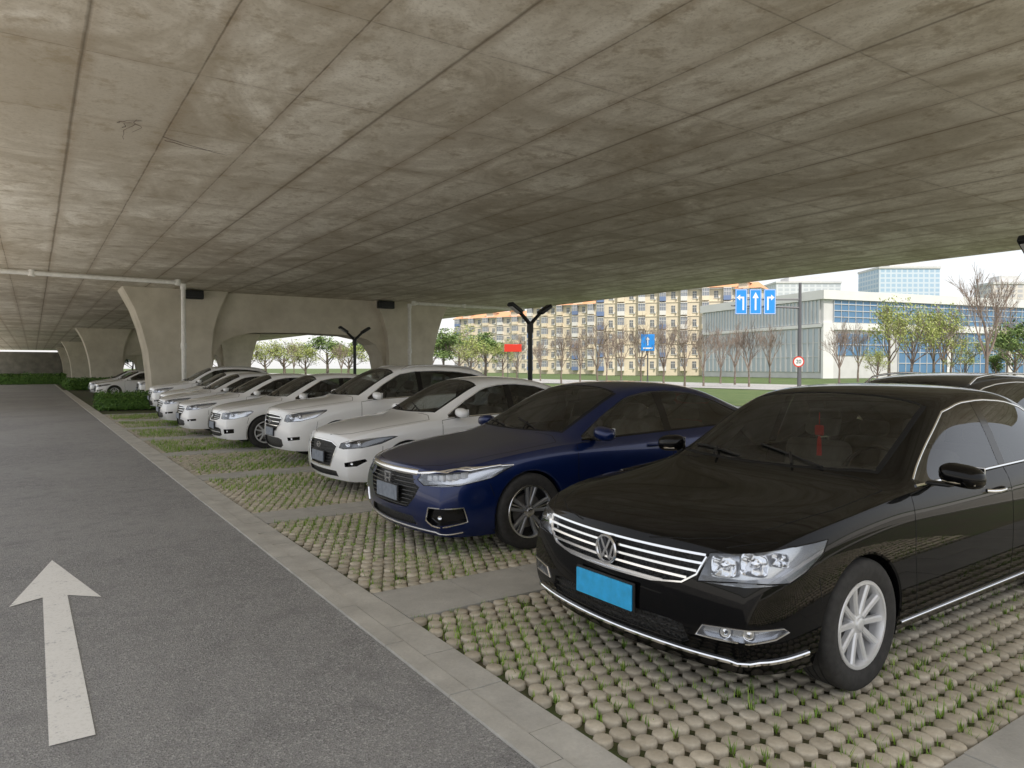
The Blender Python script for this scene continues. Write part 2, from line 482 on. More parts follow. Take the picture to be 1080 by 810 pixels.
    if style=='vw':
        hl=[(.09,.535,.600),(.12,.585,.732),(.42,.825,.776),(.60,.885,.788),(.56,.875,.72),(.45,.85,.655),(.38,.82,.622)]
        gr=[(-.02,.726),(.3,.724),(.47,.718),(.575,.712),(.54,.63),(.47,.58),(.29,.555),(-.02,.55)]
        lo=[(-.02,.395),(.40,.395),(.48,.385),(.51,.315),(.46,.285),(-.02,.275)]
        fg=[(.13,.53,.408),(.19,.68,.424),(.34,.81,.424),(.36,.83,.405),(.30,.80,.378),(.14,.60,.358),(.10,.52,.356)]
    elif style=='honda':
        hl=[(.1,.42,.635),(.12,.45,.685),(.25,.68,.712),(.62,.90,.752),(.74,.915,.752),(.55,.88,.660),(.3,.78,.61),(.13,.5,.595)]
        gr=[(-.02,.675),(.38,.665),(.42,.60),(.50,.575),(.44,.47),(.34,.385),(-.02,.375)]
        lo=[(-.02,.32),(.42,.32),(.46,.25),(-.02,.235)]
        fg=[(.11,.60,.42),(.3,.84,.43),(.32,.86,.31),(.12,.64,.27),(.10,.57,.31)]
    elif style=='hatch':
        hl=[(.12,.50,.595),(.14,.52,.65),(.28,.70,.692),(.62,.89,.735),(.70,.9,.732),(.5,.87,.65),(.3,.79,.605),(.15,.6,.585)]
        gr=[(-.02,.665),(.36,.655),(.50,.61),(.46,.52),(.36,.35),(-.02,.335)]
        lo=[(-.02,.30),(.50,.30),(.52,.23),(-.02,.22)]
        fg=[(.12,.66,.42),(.3,.84,.47),(.32,.85,.44),(.22,.79,.38),(.12,.67,.37)]
    elif style=='vwwhite':
        hl=[(.13,.47,.60),(.15,.49,.705),(.30,.72,.735),(.56,.87,.755),(.60,.88,.735),(.5,.86,.65),(.3,.78,.60),(.17,.6,.59)]
        gr=[(-.02,.70),(.38,.695),(.45,.68),(.44,.60),(.30,.56),(-.02,.555)]
        lo=[(-.02,.42),(.40,.42),(.52,.40),(.54,.28),(.4,.25),(-.02,.24)]
        fg=[(.13,.62,.40),(.26,.81,.41),(.26,.81,.33),(.13,.64,.31)]
    else:
        hl=[(.13,.5,.62),(.15,.53,.70),(.30,.72,.74),(.66,.89,.775),(.66,.89,.76),(.5,.86,.67),(.3,.78,.625),(.17,.6,.61)]
        gr=[(-.02,.70),(.38,.69),(.48,.65),(.42,.56),(.30,.48),(-.02,.475)]
        lo=[(-.02,.38),(.36,.38),(.50,.36),(.52,.28),(.4,.24),(-.02,.23)]
        fg=[(.13,.64,.40),(.26,.81,.415),(.26,.81,.37),(.13,.66,.355)]
    cut_region(bm,lay,10,PR(hl,DIAG),DIAG,.1,cond=lambda c:c.x<1.0)
    cut_region(bm,lay,11,[(a,b*zf) for a,b in gr],FRONT,.1,cond=lambda c:c.x<.5)
    cut_region(bm,lay,12,[(a,b*zf) for a,b in lo],FRONT,.1,cond=lambda c:c.x<.5)
    cut_region(bm,lay,13,PR(fg,DIAG),DIAG,.1,cond=lambda c:c.x<.8)
    Lc=st[-1][0]
    tlz=(.74,.9) if not suv else (.95,1.1)
    tl=[(Lc-.05,.5,tlz[0]),(Lc-.05,.5,tlz[1]-.01),(Lc-.3,.86,tlz[1]),(Lc-.38,.88,tlz[1]-.04),(Lc-.28,.87,tlz[0]+.01)]
    cut_region(bm,lay,14,[(Vector(p).dot(RDIAG[0]),p[2]) for p in tl],RDIAG,.1,cond=lambda c:c.x>Lc-.8)
    xd0=d['xd0']*sx; zl=st[5][2]+.085
    xdr=xr-RA-.03
    zb_=lambda x:zs(x)+.012
    fd=[(xd0,zl+.04),(xd0+.03,zl),(xB,zl),(xB,zb_(xB)),(xa+.12,zb_(xa+.12)),(xd0-.02,zb_(xd0)-.02),(xd0-.04,.62)]
    rd=[(xB,zl),(xdr,zl),(xdr+.02,WR+.06),(xr-RA*.8,WR+RA*.72),(xr-RA*.42,WR+RA*1.02),(xr-.05,zb_(xr)-.08),(xr-.02,zb_(xr)),(xB,zb_(xB))]
    cut_region(bm,lay,20,fd,SIDE,.2); cut_region(bm,lay,21,rd,SIDE,.2)
    hood=[(.06,-.02),(.07,.25),(.12,.45),(.22,.60),(.42,.71),(.8,.775),(xcowl-.02,.79),(xcowl+.03,.66),(xcowl-.01,.45),(xcowl-.045,-.02)]
    cut_region(bm,lay,22,hood,TOPF,.5,cond=lambda c:c.x<xcowl+.1)
    bm.faces.ensure_lookup_table()
    groups={}
    for f in bm.faces: groups.setdefault(f[lay],[]).append(f)
    def rmesh(name,ids,mat,sides='both',off=0,parent=root):
        vs=[];fs=[];ns=[]
        fl=[f for i in ids for f in groups.get(i,[])]
        if not fl: return None
        for sg in ((1,-1) if sides=='both' else ((1,) if sides=='+' else (-1,))):
            idx={}
            for f in fl:
                q=[]
                for v in f.verts:
                    if v not in idx:
                        idx[v]=len(vs); nn=nrm(v.co); c=v.co+nn*off
                        vs.append((c.x,c.y*sg,c.z)); ns.append((nn.x,nn.y*sg,nn.z))
                    q.append(idx[v])
                fs.append(q if sg>0 else q[::-1])
        m=bpy.data.meshes.new(name); m.from_pydata(vs,[],fs); m.materials.append(mat); m.update()
        m.polygons.foreach_set('use_smooth',[True]*len(m.polygons))
        m.normals_split_custom_set_from_vertices(ns)
        o=bpy.data.objects.new(name,m); link(o); o.parent=parent; return o
    def housing(rid,depth,O,side,shr=.94):
        fl=groups.get(rid,[])
        if not fl: return None
        mb=MB(); c=Vector((0,0,0));vv=set(v for f in fl for v in f.verts)
        for v in vv: c+=v.co
        c/=len(vv)
        idx={};vs=[];fs=[]
        for v in vv:
            idx[v]=len(vs); p=c+(v.co-c)*shr-O*depth
            if abs(v.co.y)<.002: p.y=v.co.y
            vs.append(p)
        for f in fl: fs.append([idx[v] for v in f.verts])
        S_=set(fl)
        for f in fl:
            for e in f.edges:
                if sum(1 for g in e.link_faces if g in S_)==1 and not all(abs(v.co.y)<.002 for v in e.verts):
                    a,b=e.verts; i0=len(vs); vs+= [a.co-O*.001,b.co-O*.001]; fs.append((i0,i0+1,idx[b],idx[a]))
        for sg in ((1,-1) if side==0 else (side,)):
            mb.add([(p[0],p[1]*sg,p[2]) for p in vs],fs,0)
        return mb,c
    body=rmesh('body',[0],paintm)
    rmesh('bonnet',[22],paintm)
    for sd in '+-':
        dr=rmesh('door',[20],paintm,sd); dr2=rmesh('door',[21],paintm,sd)
        sg=1 if sd=='+' else -1
        a=rmesh('window',[1],M['sideglass'],sd,parent=dr or root); b=rmesh('window',[2],M['tint'],sd,parent=dr2 or root)
        for dd,hx in ((dr,xB-.14),(dr2,xr-RA*.42-.02 if not suv else xr-RA*.5)):
            if dd is None: continue
            hz=zs(hx)-.10
            hb=MB(); pts=[]
            for t_,o_ in ((0,.0),(.1,.03),(.3,.043),(.7,.043),(.9,.03),(1,.0)):
                qq=sp(hx-.2+.2*t_,hz); pts.append((qq.x,(qq.y+o_)*sg,qq.z))
            hb.tube(pts,.0125,8)
            hb.obj('handle',M['chrome'] if d.get('chrome',True) else paintm,parent=dd,smooth=50)
        mx_=xa+.10; mz=zs(mx_)+.085; my=sp(mx_,zs(mx_)-.02).y
        mb=MB()
        bmq=bmesh.new(); bmesh.ops.create_uvsphere(bmq,u_segments=20,v_segments=12,radius=1)
        for v in bmq.verts:
            c=v.co; c.x=math.copysign(abs(c.x)**.8,c.x)*.08*(1 if c.x<0 else .55); c.y=math.copysign(abs(c.y)**.7,c.y)*.112; c.z=math.copysign(abs(c.z)**.75,c.z)*.062
            c.z+=-.012*(c.y/.118)
        bmq.verts.index_update()
        mb.add([(v.co.x+mx_,(v.co.y+my+.155)*sg,v.co.z+mz) for v in bmq.verts],[[v.index for v in f.verts][::(1 if sg>0 else -1)] for f in bmq.faces]); bmq.free()
        mo=mb.obj('wing_mirror',paintm,parent=root,smooth=60)
        mb=MB(); mb.rbox((mx_+.02,(my+.035)*sg,mz-.06),(.07,.13,.022),.01); mb.obj('mirror_arm',M['blackp'],parent=mo,smooth=40)
        mb=MB(); mb.rbox((mx_+.048,(my+.155)*sg,mz),(.008,.18,.095),.003); mb.obj('mirror_glass',M['chrome'],parent=mo)
        if style=='vw':
            mb=MB(); mb.tube([(mx_-.055,(my+.08)*sg,mz-.03),(mx_-.07,(my+.15)*sg,mz-.034),(mx_-.05,(my+.24)*sg,mz-.035)],.008,6); mb.obj('chrome_strip',M['chrome'],parent=mo,smooth=50)
        O=DIAG[2]
        hh=housing(10,.08,O,sg,.90)
        if hh:
            mb,c=hh
            ho=mb.obj('headlight',M['bezel'] if style=='hatch' else M['reflector'],parent=root,smooth=30)
            rmesh('lens',[10],M['lens'],sd,parent=ho)
            Ad=DIAG[0]
            if style=='vw': offs=((-.11,-.016,.044),(.02,.004,.047),(.14,.022,.030))
            elif style=='honda': offs=((-.17,-.014,.026),(-.11,-.008,.026),(-.05,-.002,.027),(.01,.006,.027),(.07,.012,.026),(.13,.02,.024))
            else: offs=((-.10,-.01,.040),(.05,.005,.034))
            for (oa,oz,rr) in offs:
                q=c+Ad*oa+Z*oz*zf; q=bvh.ray_cast(q+O*.5,-O)[0] or q; q=q-O*.058
                mxm=Matrix.Translation(Vector((q.x,q.y*sg,q.z)))@Matrix.Rotation(R(-25*sg),4,'Z')
                b0=MB(); bz=MB()
                if style=='honda': b0.rbox((.012,0,0),(.05,.050,.046),.008)
                elif style=='vw':
                    n4=24; vs=[];pr4=((1.12,-.026),(1.0,-.020),(.80,.004),(.42,.022),(.34,.016),(.30,-.006),(.001,-.012))
                    for (k4,h4) in pr4:
                        for q4 in range(n4):
                            th=2*math.pi*q4/n4; cc,ss=math.cos(th),math.sin(th)
                            e4=.5 if k4>.5 else 1.0
                            vs.append((h4,rr*k4*math.copysign(abs(cc)**e4,cc)*1.2,rr*k4*math.copysign(abs(ss)**e4,ss)))
                    fs4=[(i4*n4+q4,i4*n4+(q4+1)%n4,(i4+1)*n4+(q4+1)%n4,(i4+1)*n4+q4) for i4 in range(len(pr4)-1) for q4 in range(n4)]
                    b0.add(vs,fs4)
                else: b0.lathe([(rr,-.022),(rr*.92,-.018),(rr*.86,.0),(rr*.62,.016),(rr*.50,.008),(rr*.46,-.002),(rr*.25,-.010),(.0005,-.012)],22,'X')
                bz.add([mxm@Vector(v) for v in b0.v],b0.f,0)
                bz.obj('lamp_bowl',M['chrome'] if style!='honda' else M['lampin'],parent=ho,smooth=50)
            ed=MB(); ribbon(ed,[dp((p[0],p[1],p[2]*zf)) for p in hl],.006,.0012,mirror=False,close=True)
            if sg<0: ed.v=[(p[0],-p[1],p[2]) for p in ed.v]
            ed.obj('lamp_seal',M['gap'],parent=ho)
            if style=='honda':
                am=MB(); ribbon(am,[dp((p[0],p[1],p[2]+.004)) for p in hl[1:5]],.016,.004,mirror=False)
                if sg<0: am.v=[(p[0],-p[1],p[2]) for p in am.v]
                am.obj('chrome_strip',M['chrome'],parent=ho,smooth=40,fixn=True)
        fh=housing(13,.035,O,sg)
        if fh:
            mb,c=fh; fo=mb.obj('fog_lamp',M['reflector'] if style=='vw' else M['gloss'],parent=root,smooth=30)
            ol=((-.05,.0,.9),(.05,.006,.9)) if style=='vw' else ((0,0,.55),)
            for oa,oz,k_ in ol:
                q=c+DIAG[0]*oa+Z*oz; q=bvh.ray_cast(q+O*.5,-O)[0] or q; q=q-O*.028
                mxm=Matrix.Translation(Vector((q.x,q.y*sg,q.z)))@Matrix.Rotation(R(-40*sg),4,'Z')
                b0=MB(); b0.lathe([(.030*k_,-.016),(.026*k_,-.004),(.016*k_,-.002),(.0005,-.010)],16,'X')
                bz=MB(); bz.add([mxm@Vector(v) for v in b0.v],b0.f,0)
                bz.obj('reflector',M['chrome'],parent=fo,smooth=50)
            if style=='vw': rmesh('lens',[13],M['lens'],sd,parent=fo)
        rmesh('tail_light',[14],M['redlamp'],sd,off=.003)
        rmesh('pillar_trim',[3],M['gloss'],sd,off=.001)
    rmesh('windscreen',[4],M['glass']); rmesh('rear_window',[5],M['tint'])
    gm,_=housing(11,.035,-X,0,.98)
    go=gm.obj('grille',M['mesh'],parent=root)
    g2m,_=housing(12,.03,-X,0,.98)
    lo_o=g2m.obj('lower_intake',M['mesh'],parent=root)
    bars=MB()
    def hbar(z,y1,w=.014,h=.008,mi=0,y0=0.0,mb=None,dz=0):
        ribbon(mb or bars,[fp(y0+(y1-y0)*i/10,z+dz*(i/10)**2) for i in range(11)],w,h,mi)
    if style=='vw':
        for z,y1 in ((.720,.57),(.682,.56),(.645,.54),(.607,.495),(.568,.37)): hbar(z,y1,.018,.012)
        ribbon(bars,[fp(a,b) for a,b in [(.573,.714),(.54,.63),(.47,.582),(.30,.557),(0.0,.552)]],.013,.01)
        bars.obj('grille_bar',M['chrome'],parent=go,smooth=40)
        cs=MB(); pts=[fp(y,.262) for y in (0,.1,.2,.3,.4,.5)]+[dp((.16,.66,.265)),dp((.24,.76,.270)),dp((.36,.86,.275)),sp(.47,.282)]
        ribbon(cs,pts,.022,.012); cs.obj('chrome_strip',M['chrome'],parent=root,smooth=40)
        lb=MB()
        for z in (.30,.335,.37): hbar(z,.47,.008,.0,mb=lb)
        lb.obj('intake_slat',M['blackp'],parent=lo_o)
        fgb=MB(); ribbon(fgb,[dp(p) for p in fg],.008,.006,close=True); fgb.split('chrome_strip',M['chrome'],root,YS,40)
    elif style=='honda':
        hbar(.688,.46,.052,.020,dz=.005)
        for z,y1 in ((.63,.42),(.595,.44),(.56,.48),(.525,.46),(.49,.43),(.455,.40),(.42,.37),(.395,.34)): hbar(z,y1,.010,.002,mi=1)
        ribbon(bars,[fp(.46,.69),dp((.2,.62,.716)),dp((.4,.8,.736)),dp((.62,.9,.762))],.018,.006)
        bars.obj('grille_bar',[M['chrome'],M['gloss']],parent=go,smooth=40)
        fo=MB(); ribbon(fo,[dp(p) for p in fg],.012,.008,close=True); fo.split('chrome_strip',M['chrome'],root,YS,40)
        cs=MB(); ribbon(cs,[fp(y,.215) for y in (0,.2,.4,.5)]+[dp((.15,.65,.215)),dp((.3,.82,.22))],.012,.008); cs.obj('chrome_strip',M['satin'],parent=root,smooth=40)
    elif style=='hatch':
        for i in range(8):
            z=.375+.037*i; y1=interp([(.335,.35),(.52,.45),(.61,.49),(.67,.36)],1,z)-.012; hbar(z,y1,.009,.002,mi=1)
        ribbon(bars,[fp(a,max(b,.34)) for a,b in [(0,.665),(.36,.655),(.50,.61),(.46,.52),(.36,.35),(0,.335)]],.016,.008)
        bars.obj('grille_bar',[M['chrome'],M['blackp']],parent=go,smooth=40)
    elif style=='vwwhite':
        for z,y1 in ((.66,.43),(.62,.43),(.585,.38)): hbar(z,y1,.010,.008)
        hbar(.695,.44,.012,.008); hbar(.33,.5,.012,.004)
        bars.obj('grille_bar',M['chrome'],parent=go,smooth=40)
    else:
        for z,y1 in ((.655,.46),(.60,.42),(.545,.36)): hbar(z,y1,.020,.012)
        ribbon(bars,[fp(a,b) for a,b in [(0,.70),(.38,.69),(.48,.65),(.42,.56),(.30,.48),(0,.475)]],.016,.008)
        bars.obj('grille_bar',M['chrome'],parent=go,smooth=40)
    ez={'vw':.648,'honda':.60,'hatch':.60,'vwwhite':.63,'generic':.60}[style]*zf
    ex=fp(0,ez/zf).x-.018
    e=MB()
    def stroke(a,b,w=.010):
        a=Vector((0,a[0],a[1]));b=Vector((0,b[0],b[1])); t=(b-a).normalized(); s_=Vector((0,-t.z,t.y))*w/2
        vs=[Vector((dx,0,0))+p+q for dx in (0,-.008) for (p,q) in ((a,-s_),(b,-s_),(b,s_),(a,s_))]
        e.add([v+Vector((ex,0,ez)) for v in vs],[(0,1,2,3),(7,6,5,4),(0,4,5,1),(1,5,6,2),(2,6,7,3),(3,7,4,0)])
    def ring(ry,rz,w=.007):
        n=40
        e.tube([(ex-.003,ry*math.cos(2*math.pi*i/n),ez+rz*math.sin(2*math.pi*i/n)) for i in range(n+1)],w,6)
    if style in('vw','vwwhite'):
        q=.070 if style=='vw' else .055
        ring(q,q,.008); k=q/.066
        for a,b in (((-.030,.050),(-.003,-.002)),((.030,.050),(.003,-.002)),((-.054,.028),(-.026,-.046)),((-.026,-.046),(-.003,.0)),((.003,0),(.026,-.046)),((.026,-.046),(.054,.028))):
            stroke((a[0]*k,a[1]*k),(b[0]*k,b[1]*k),.012*k)
    elif style=='honda':
        kk=1.25; sc=lambda p:(p[0]*kk,p[1]*kk)
        pts=[(-.05,.042),(.05,.042),(.042,-.042),(-.042,-.042)]
        for a,b in zip(pts,pts[1:]+pts[:1]): stroke(sc(a),sc(b),.009)
        for a,b in (((-.032,.034),(-.026,-.034)),((.032,.034),(.026,-.034)),((-.026,0),(.026,0))): stroke(sc(a),sc(b),.016)
    else:
        ring(.062,.033,.005)
        stroke((-.036,.02),(-.024,-.022),.010);stroke((.024,.022),(.036,-.02),.010);stroke((-.03,-.004),(.03,.004),.009)
    bk=MB(); bk.lathe([(.0005,0),(.066,0)],28,'X',c=(ex+.002,0,ez)); 
    if style in('vw','vwwhite'): bk.obj('badge_disc',M['gloss'],parent=go)
    e.obj('badge',M['satin'],parent=go,smooth=40,fixn=True)
    pz=d.get('pz',.455)*zf; px=min(fp(0,pz/zf).x,fp(.2,pz/zf).x)-.02; pq=MB(); pq.rbox((px,d.get('py',0),pz),(.012,.42,.13),.004)
    po=pq.obj('licence_plate',M[d.get('plate','plategrey')],parent=root)
    pq=MB(); pq.rbox((px+.012,d.get('py',0),pz),(.014,.44,.15),.005); pq.obj('plate_holder',M['blackp'],parent=po)
    tr=MB(); ch=d.get('chrome',True)
    ribbon(tr,[sp(a,b) for a,b in wf[:11]+wb[:11]],.012,.005)
    ribbon(tr,[sp(x_,bot(x_)-.008) for x_ in [xa-.02+(xwe-xa+.04)*i/14 for i in range(15)]],.015,.007)
    tr.split('window_trim',M['chrome'] if ch else M['gloss'],root,YS,40)
    tr=MB(); ribbon(tr,[sp(xf+RA+.03+(xr-xf-2*RA-.06)*i/12,st[5][2]+.055) for i in range(13)],.014,.008); tr.split('sill_strip',M['chrome'] if style=='vw' else M['blackp'],root,YS,40)
    gp_=MB()
    def seam(pts,pj,w=.0065): ribbon(gp_,[pj(*p) for p in pts],w,.0009)
    seam(fd+fd[:1],sp); seam(rd+rd[:1],sp)
    seam([h for h in hood if h[1]>=0] ,tp)
    ribbon(gp_,[gp(.52,.9,.62*zf),gp(xf-RA-.0,.92,.50*zf)],.005,.0009)
    ribbon(gp_,[tp(a,max(b,0)) for a,b in ww],.03,.001)
    gp_.obj('panel_gap',M['gap'],parent=root)
    ar=MB();fl=MB()
    for wx in (xf,xr):
        for sg in (1,-1):
            vs=[];fs=[];N=30
            a0=-.35;a1=math.pi+.35
            for i in range(N+1):
                a=a0+(a1-a0)*i/N; xx=wx+RA*math.cos(a);zz=WR+RA*math.sin(a)
                q=sp(wx+(RA+.004)*math.cos(a),max(WR+(RA+.004)*math.sin(a),st[5][2]+.02)); yy=q.y
                vs+=[(xx,yy*sg,zz),(wx+(RA-.012)*math.cos(a),(yy-.006)*sg,WR+(RA-.012)*math.sin(a)),(wx+(RA-.012)*math.cos(a),(yy-.05)*sg,WR+(RA-.012)*math.sin(a))]
            for i in range(N):
                for k in (0,1):
                    f=(i*3+k,(i+1)*3+k,(i+1)*3+k+1,i*3+k+1); fs.append(f)
            ar.add(vs,fs)
            vs=[];fs=[]
            for i in range(N+1):
                a=a0+(a1-a0)*i/N
                for yy in (.90,.55): vs.append((wx+(RA+.01)*math.cos(a),(yy-.03)*sg,WR+(RA+.01)*math.sin(a)))
            for i in range(N): fs.append((i*2,i*2+2,i*2+3,i*2+1))
            c=len(vs); vs.append((wx,.52*sg,WR)); 
            for i in range(N): fs.append((i*2+1,i*2+3,c))
            fl.add(vs,fs)
    xm=(xf+xr)/2
    ar.split('arch_lip',M['blackp'] if suv else paintm,root,lambda c:(c.y>0,c.x>xm),60,True)
    zb0=st[5][2]
    fl.bb(.25,Lc-.2,-.53,.53,zb0-.01,zb0+.06); fl.bb(xf+RA+.02,xr-RA-.02,-.84*sy,.84*sy,zb0-.005,zb0+.05)
    fl.bb(.14,xf-RA,-.62,.62,zb0+.0,zb0+.05)
    fl.obj('underbody',M['blackp'],parent=root)
    ty,ri,hu=wheel_meshes(d['wheel'],WR)
    for wx in (xf,xr):
        for sg in (1,-1):
            w=bpy.data.objects.new('wheel',hu); link(w); w.parent=root; w.location=(wx,(st[6][1]-.12)*sg,WR)
            w.rotation_euler=(0,random.uniform(0,1) if d['wheel']!='vw' else .2,0) if sg<0 else (0,random.uniform(0,1),math.pi)
            for nm,m in (('tyre',ty),('rim',ri)):
                o=bpy.data.objects.new(nm,m); link(o); o.parent=w
    zsh=zs(xa)
    it=MB(); it.rbox((xcowl+.40,0,zsh-.07),(.46,1.42,.16),.05); it.rbox((xcowl+.50,-.37,zsh+.0),(.22,.36,.07),.03)
    it.bb(xcowl+.2,xrg1-.1,-.80*sy,.80*sy,.28,.34); it.bb(xrg0+.06,xrg1-.05,-.66,.66,zsh-.03,zsh-.01)
    it.bb(xcowl+.05,xcowl+.2,-.7,.7,.4,zsh-.12); it.bb(xrg0-.0,xrg0+.08,-.66,.66,.3,zsh-.02)
    it.obj('dashboard',M['cabin'],parent=root,smooth=40)
    xs=xB-.14; H=(zr(xs)-1.38)
    for yy in (-.37,.37):
        s_=MB()
        mx=Matrix.Rotation(R(14),3,'Y')
        s_.rbox((xs,yy,.72+H*.6),(.15,.50,.62),.06,0,mx.to_4x4()); s_.rbox((xs+.12,yy,1.125+H*.8),(.10,.27,.17),.045,0,mx.to_4x4()); s_.rbox((xs-.28,yy,.46),(.5,.5,.16),.06)
        s_.tube([(xs+.1,yy-.05,.98+H*.7),(xs+.12,yy-.05,1.1+H*.8)],.008,6);s_.tube([(xs+.1,yy+.05,.98+H*.7),(xs+.12,yy+.05,1.1+H*.8)],.008,6)
        s_.obj('seat',M['seat'],parent=root,smooth=50)
    s_=MB(); xs2=xrg0-.12
    s_.rbox((xs2,0,.72+H*.6),(.16,1.25,.56),.06,0,mx.to_4x4())
    for yy in (-.4,0,.4): s_.rbox((xs2+.1,yy,1.06+H*.8),(.09,.24,.12),.04)
    s_.obj('seat',M['seat'],parent=root,smooth=50)
    sw=MB(); c=Vector((xcowl+.66,-.37,zsh-.01)); n=28; pts=[]
    for i in range(n+1):
        a=2*math.pi*i/n; v=Vector((0,.185*math.cos(a),.185*math.sin(a))); v.rotate(Matrix.Rotation(R(25),3,'Y')); pts.append(c+v)
    sw.tube(pts,.014,6); sw.rbox(c,(.05,.13,.1),.02); sw.rbox(c,(.03,.34,.03),.01)
    sw.obj('steering_wheel',M['blackp'],parent=root,smooth=50)
    rm=MB(); zz=tp(xhead-.12,0).z; rm.rbox((xhead-.05,0,zz-.09),(.03,.23,.07),.015); rm.tube([(xhead-.06,0,zz-.01),(xhead-.05,0,zz-.07)],.01,6); rm.obj('rear_view_mirror',M['blackp'],parent=root,smooth=50)
    if d.get('charm'):
        q=MB(); xh=xhead-.12; z0=zz-.13; q.tube([(xh,0,zz-.08),(xh,0,z0-.03)],.003,5); q.rbox((xh,0,z0-.07),(.025,.06,.07),.01); q.tube([(xh,0,z0-.11),(xh,0,z0-.14),(xh,0,z0-.24)],[.008,.014,.018],8); q.obj('hanging_charm',M['red'],parent=root)
    wp=MB()
    for (x0,y0,x1,y1) in ((xcowl+.03,-.42,xcowl+.16,.08),(xcowl+.03,.15,xcowl+.15,.6)):
        pts=[]
        for i in range(9):
            a=x0+(x1-x0)*i/8;b=y0+(y1-y0)*i/8; h=tp(a,b); pts.append((h.x,h.y,h.z+.012))
        wp.tube(pts,.007,6); h=pts[4]
        wp.tube([(x0-.03,y0+.18,pts[0][2]-.0),(h[0],h[1],h[2]+.012)],.008,6)
    wp.split('wiper',M['blackp'],root,lambda c:c.y>.115)
    if suv or d.get('rails'):
        for sg in (1,-1):
            q=MB(); pts=[]
            for i in range(11):
                xx=xhead+.15+(xwe-.1-xhead-.15)*i/10; h=tp(xx,wr(xx)*.93); pts.append((h.x,h.y*sg,h.z+(.045 if 0<i<10 else 0)))
            q.tube(pts,.013,8); q.obj('roof_rail',M['satin'],parent=root,smooth=50)
    bm.free(); bpy.data.meshes.remove(em)
    return root
PA=dict(st=SED_A,xf=.90,xr=3.71,xB=2.62,xcowl=1.27,xhead=2.07,xrg0=3.43,xrg1=4.02,xwe=3.80,xd0=1.42)
PB=dict(st=SED_B,xf=.94,xr=3.77,xB=2.70,xcowl=1.32,xhead=2.19,xrg0=3.52,xrg1=4.22,xwe=3.98,xd0=1.50)
PS=dict(st=SUV,xf=.88,xr=3.52,xB=2.42,xcowl=1.17,xhead=1.97,xrg0=3.90,xrg1=4.14,xwe=3.82,xd0=1.30,suv=True)
def C(base,**k): q=dict(base);q.update(k);return q
Zc=.008
cars=[
 C(PA,lev=3,paint='black',style='vw',wheel='vw',loc=(2.46,2.79,Zc),rot=1.0,plate='plateblue',py=.0,pz=.445,charm=True,bulge=.125,label='glossy black sedan with chrome grille and blue licence plate'),
 C(PB,lev=3,paint='blue',style='honda',wheel='honda',loc=(2.66,5.95,Zc),wr=.335,pz=.49,chrome=False,bulge=.12,label='dark blue metallic sedan with slim headlights and chrome bar'),
 C(PB,lev=3,paint='white',style='hatch',wheel='gen',loc=(3.08,9.1,Zc),sx=.93,sy=.97,sz=1.01,label='white sedan with hexagonal black grille and swept headlights'),
 C(PS,paint='white',style='generic',wheel='gen',loc=(3.3,12.2,Zc),wr=.35,label='tall white sport utility car with chrome grille'),
 C(PA,paint='white',style='vwwhite',wheel='gen',loc=(2.95,15.2,Zc),sx=.94,sy=.97,label='white sedan with thin chrome grille bars'),
 C(PB,paint='white',style='generic',wheel='gen',loc=(2.85,18.5,Zc),sx=.93,sy=.96,label='white sedan parked between other white cars'),
 C(PB,paint='silver_white',style='generic',wheel='gen',loc=(2.85,21.8,Zc),sx=.93,sy=.96,label='pearl white sedan parked in grass paving bay'),
 C(PA,paint='white',style='vwwhite',wheel='gen',loc=(3.3,25.0,Zc),sx=.92,sy=.96,label='white sedan parked near the concrete bridge pier'),
 C(PS,paint='white',style='generic',wheel='gen',loc=(3.4,28.2,Zc),wr=.35,label='white sport utility car parked beside the hedge'),
 C(PS,paint='white',style='generic',wheel='gen',loc=(4.4,41.0,Zc),wr=.35,label='white sport utility car parked behind the first pier'),
 C(PB,paint='white',style='hatch',wheel='gen',loc=(2.7,44.0,Zc),sx=.93,sy=.96,label='white sedan parked beyond the concrete bridge pier'),
 C(PA,paint='silver_white',style='generic',wheel='gen',loc=(2.6,47.3,Zc),sx=.93,sy=.96,label='silver white sedan parked beyond the bridge pier'),
 C(PS,paint='dark',style='generic',wheel='gen',loc=(12.2,4.2,Zc),rot=180,sx=1.02,sz=.93,wr=.345,label='dark estate car parked behind the black sedan'),
]
for c in cars:
    make_car(c)
print('cars',time.time()-T0)

# ================================================================== SETTING MATERIALS
def m_asphalt():
    t=NT('asphalt'); v=t.pos()
    big=t.noise(.35,4,.6,v,.5); mid=t.noise(4,4,.65,v); fine=t.noise(130,2,.8,v)
    vo=t.n('ShaderNodeTexVoronoi',Scale=120.0); t.set(vo,'Vector',v)
    c=t.ramp(fine,(.34,(.16,.16,.16)),(.5,(.285,.284,.282)),(.66,(.44,.435,.425)))
    sepc=t.n('ShaderNodeSeparateColor'); t.set(sepc,'Color',vo.outputs['Color'])
    c=t.mix(t.ramp(sepc.outputs[0],(.82,(0,0,0)),(.86,(.6,.6,.6))),c,(.62,.61,.60))
    c=t.mix(t.ramp(sepc.outputs[1],(.82,(0,0,0)),(.88,(.6,.6,.6))),c,(.07,.07,.07))
    c=t.mix(t.ramp(big,(.38,(0,0,0)),(.62,(.5,.5,.5))),c,(.40,.395,.385))
    c=t.mix(t.ramp(mid,(.50,(0,0,0)),(.75,(.5,.5,.5))),c,(.17,.17,.17))
    return t.done(t.pr(c,.85,0,t.bump(t.math('ADD',fine,vo.outputs['Distance']),.6,.008)))
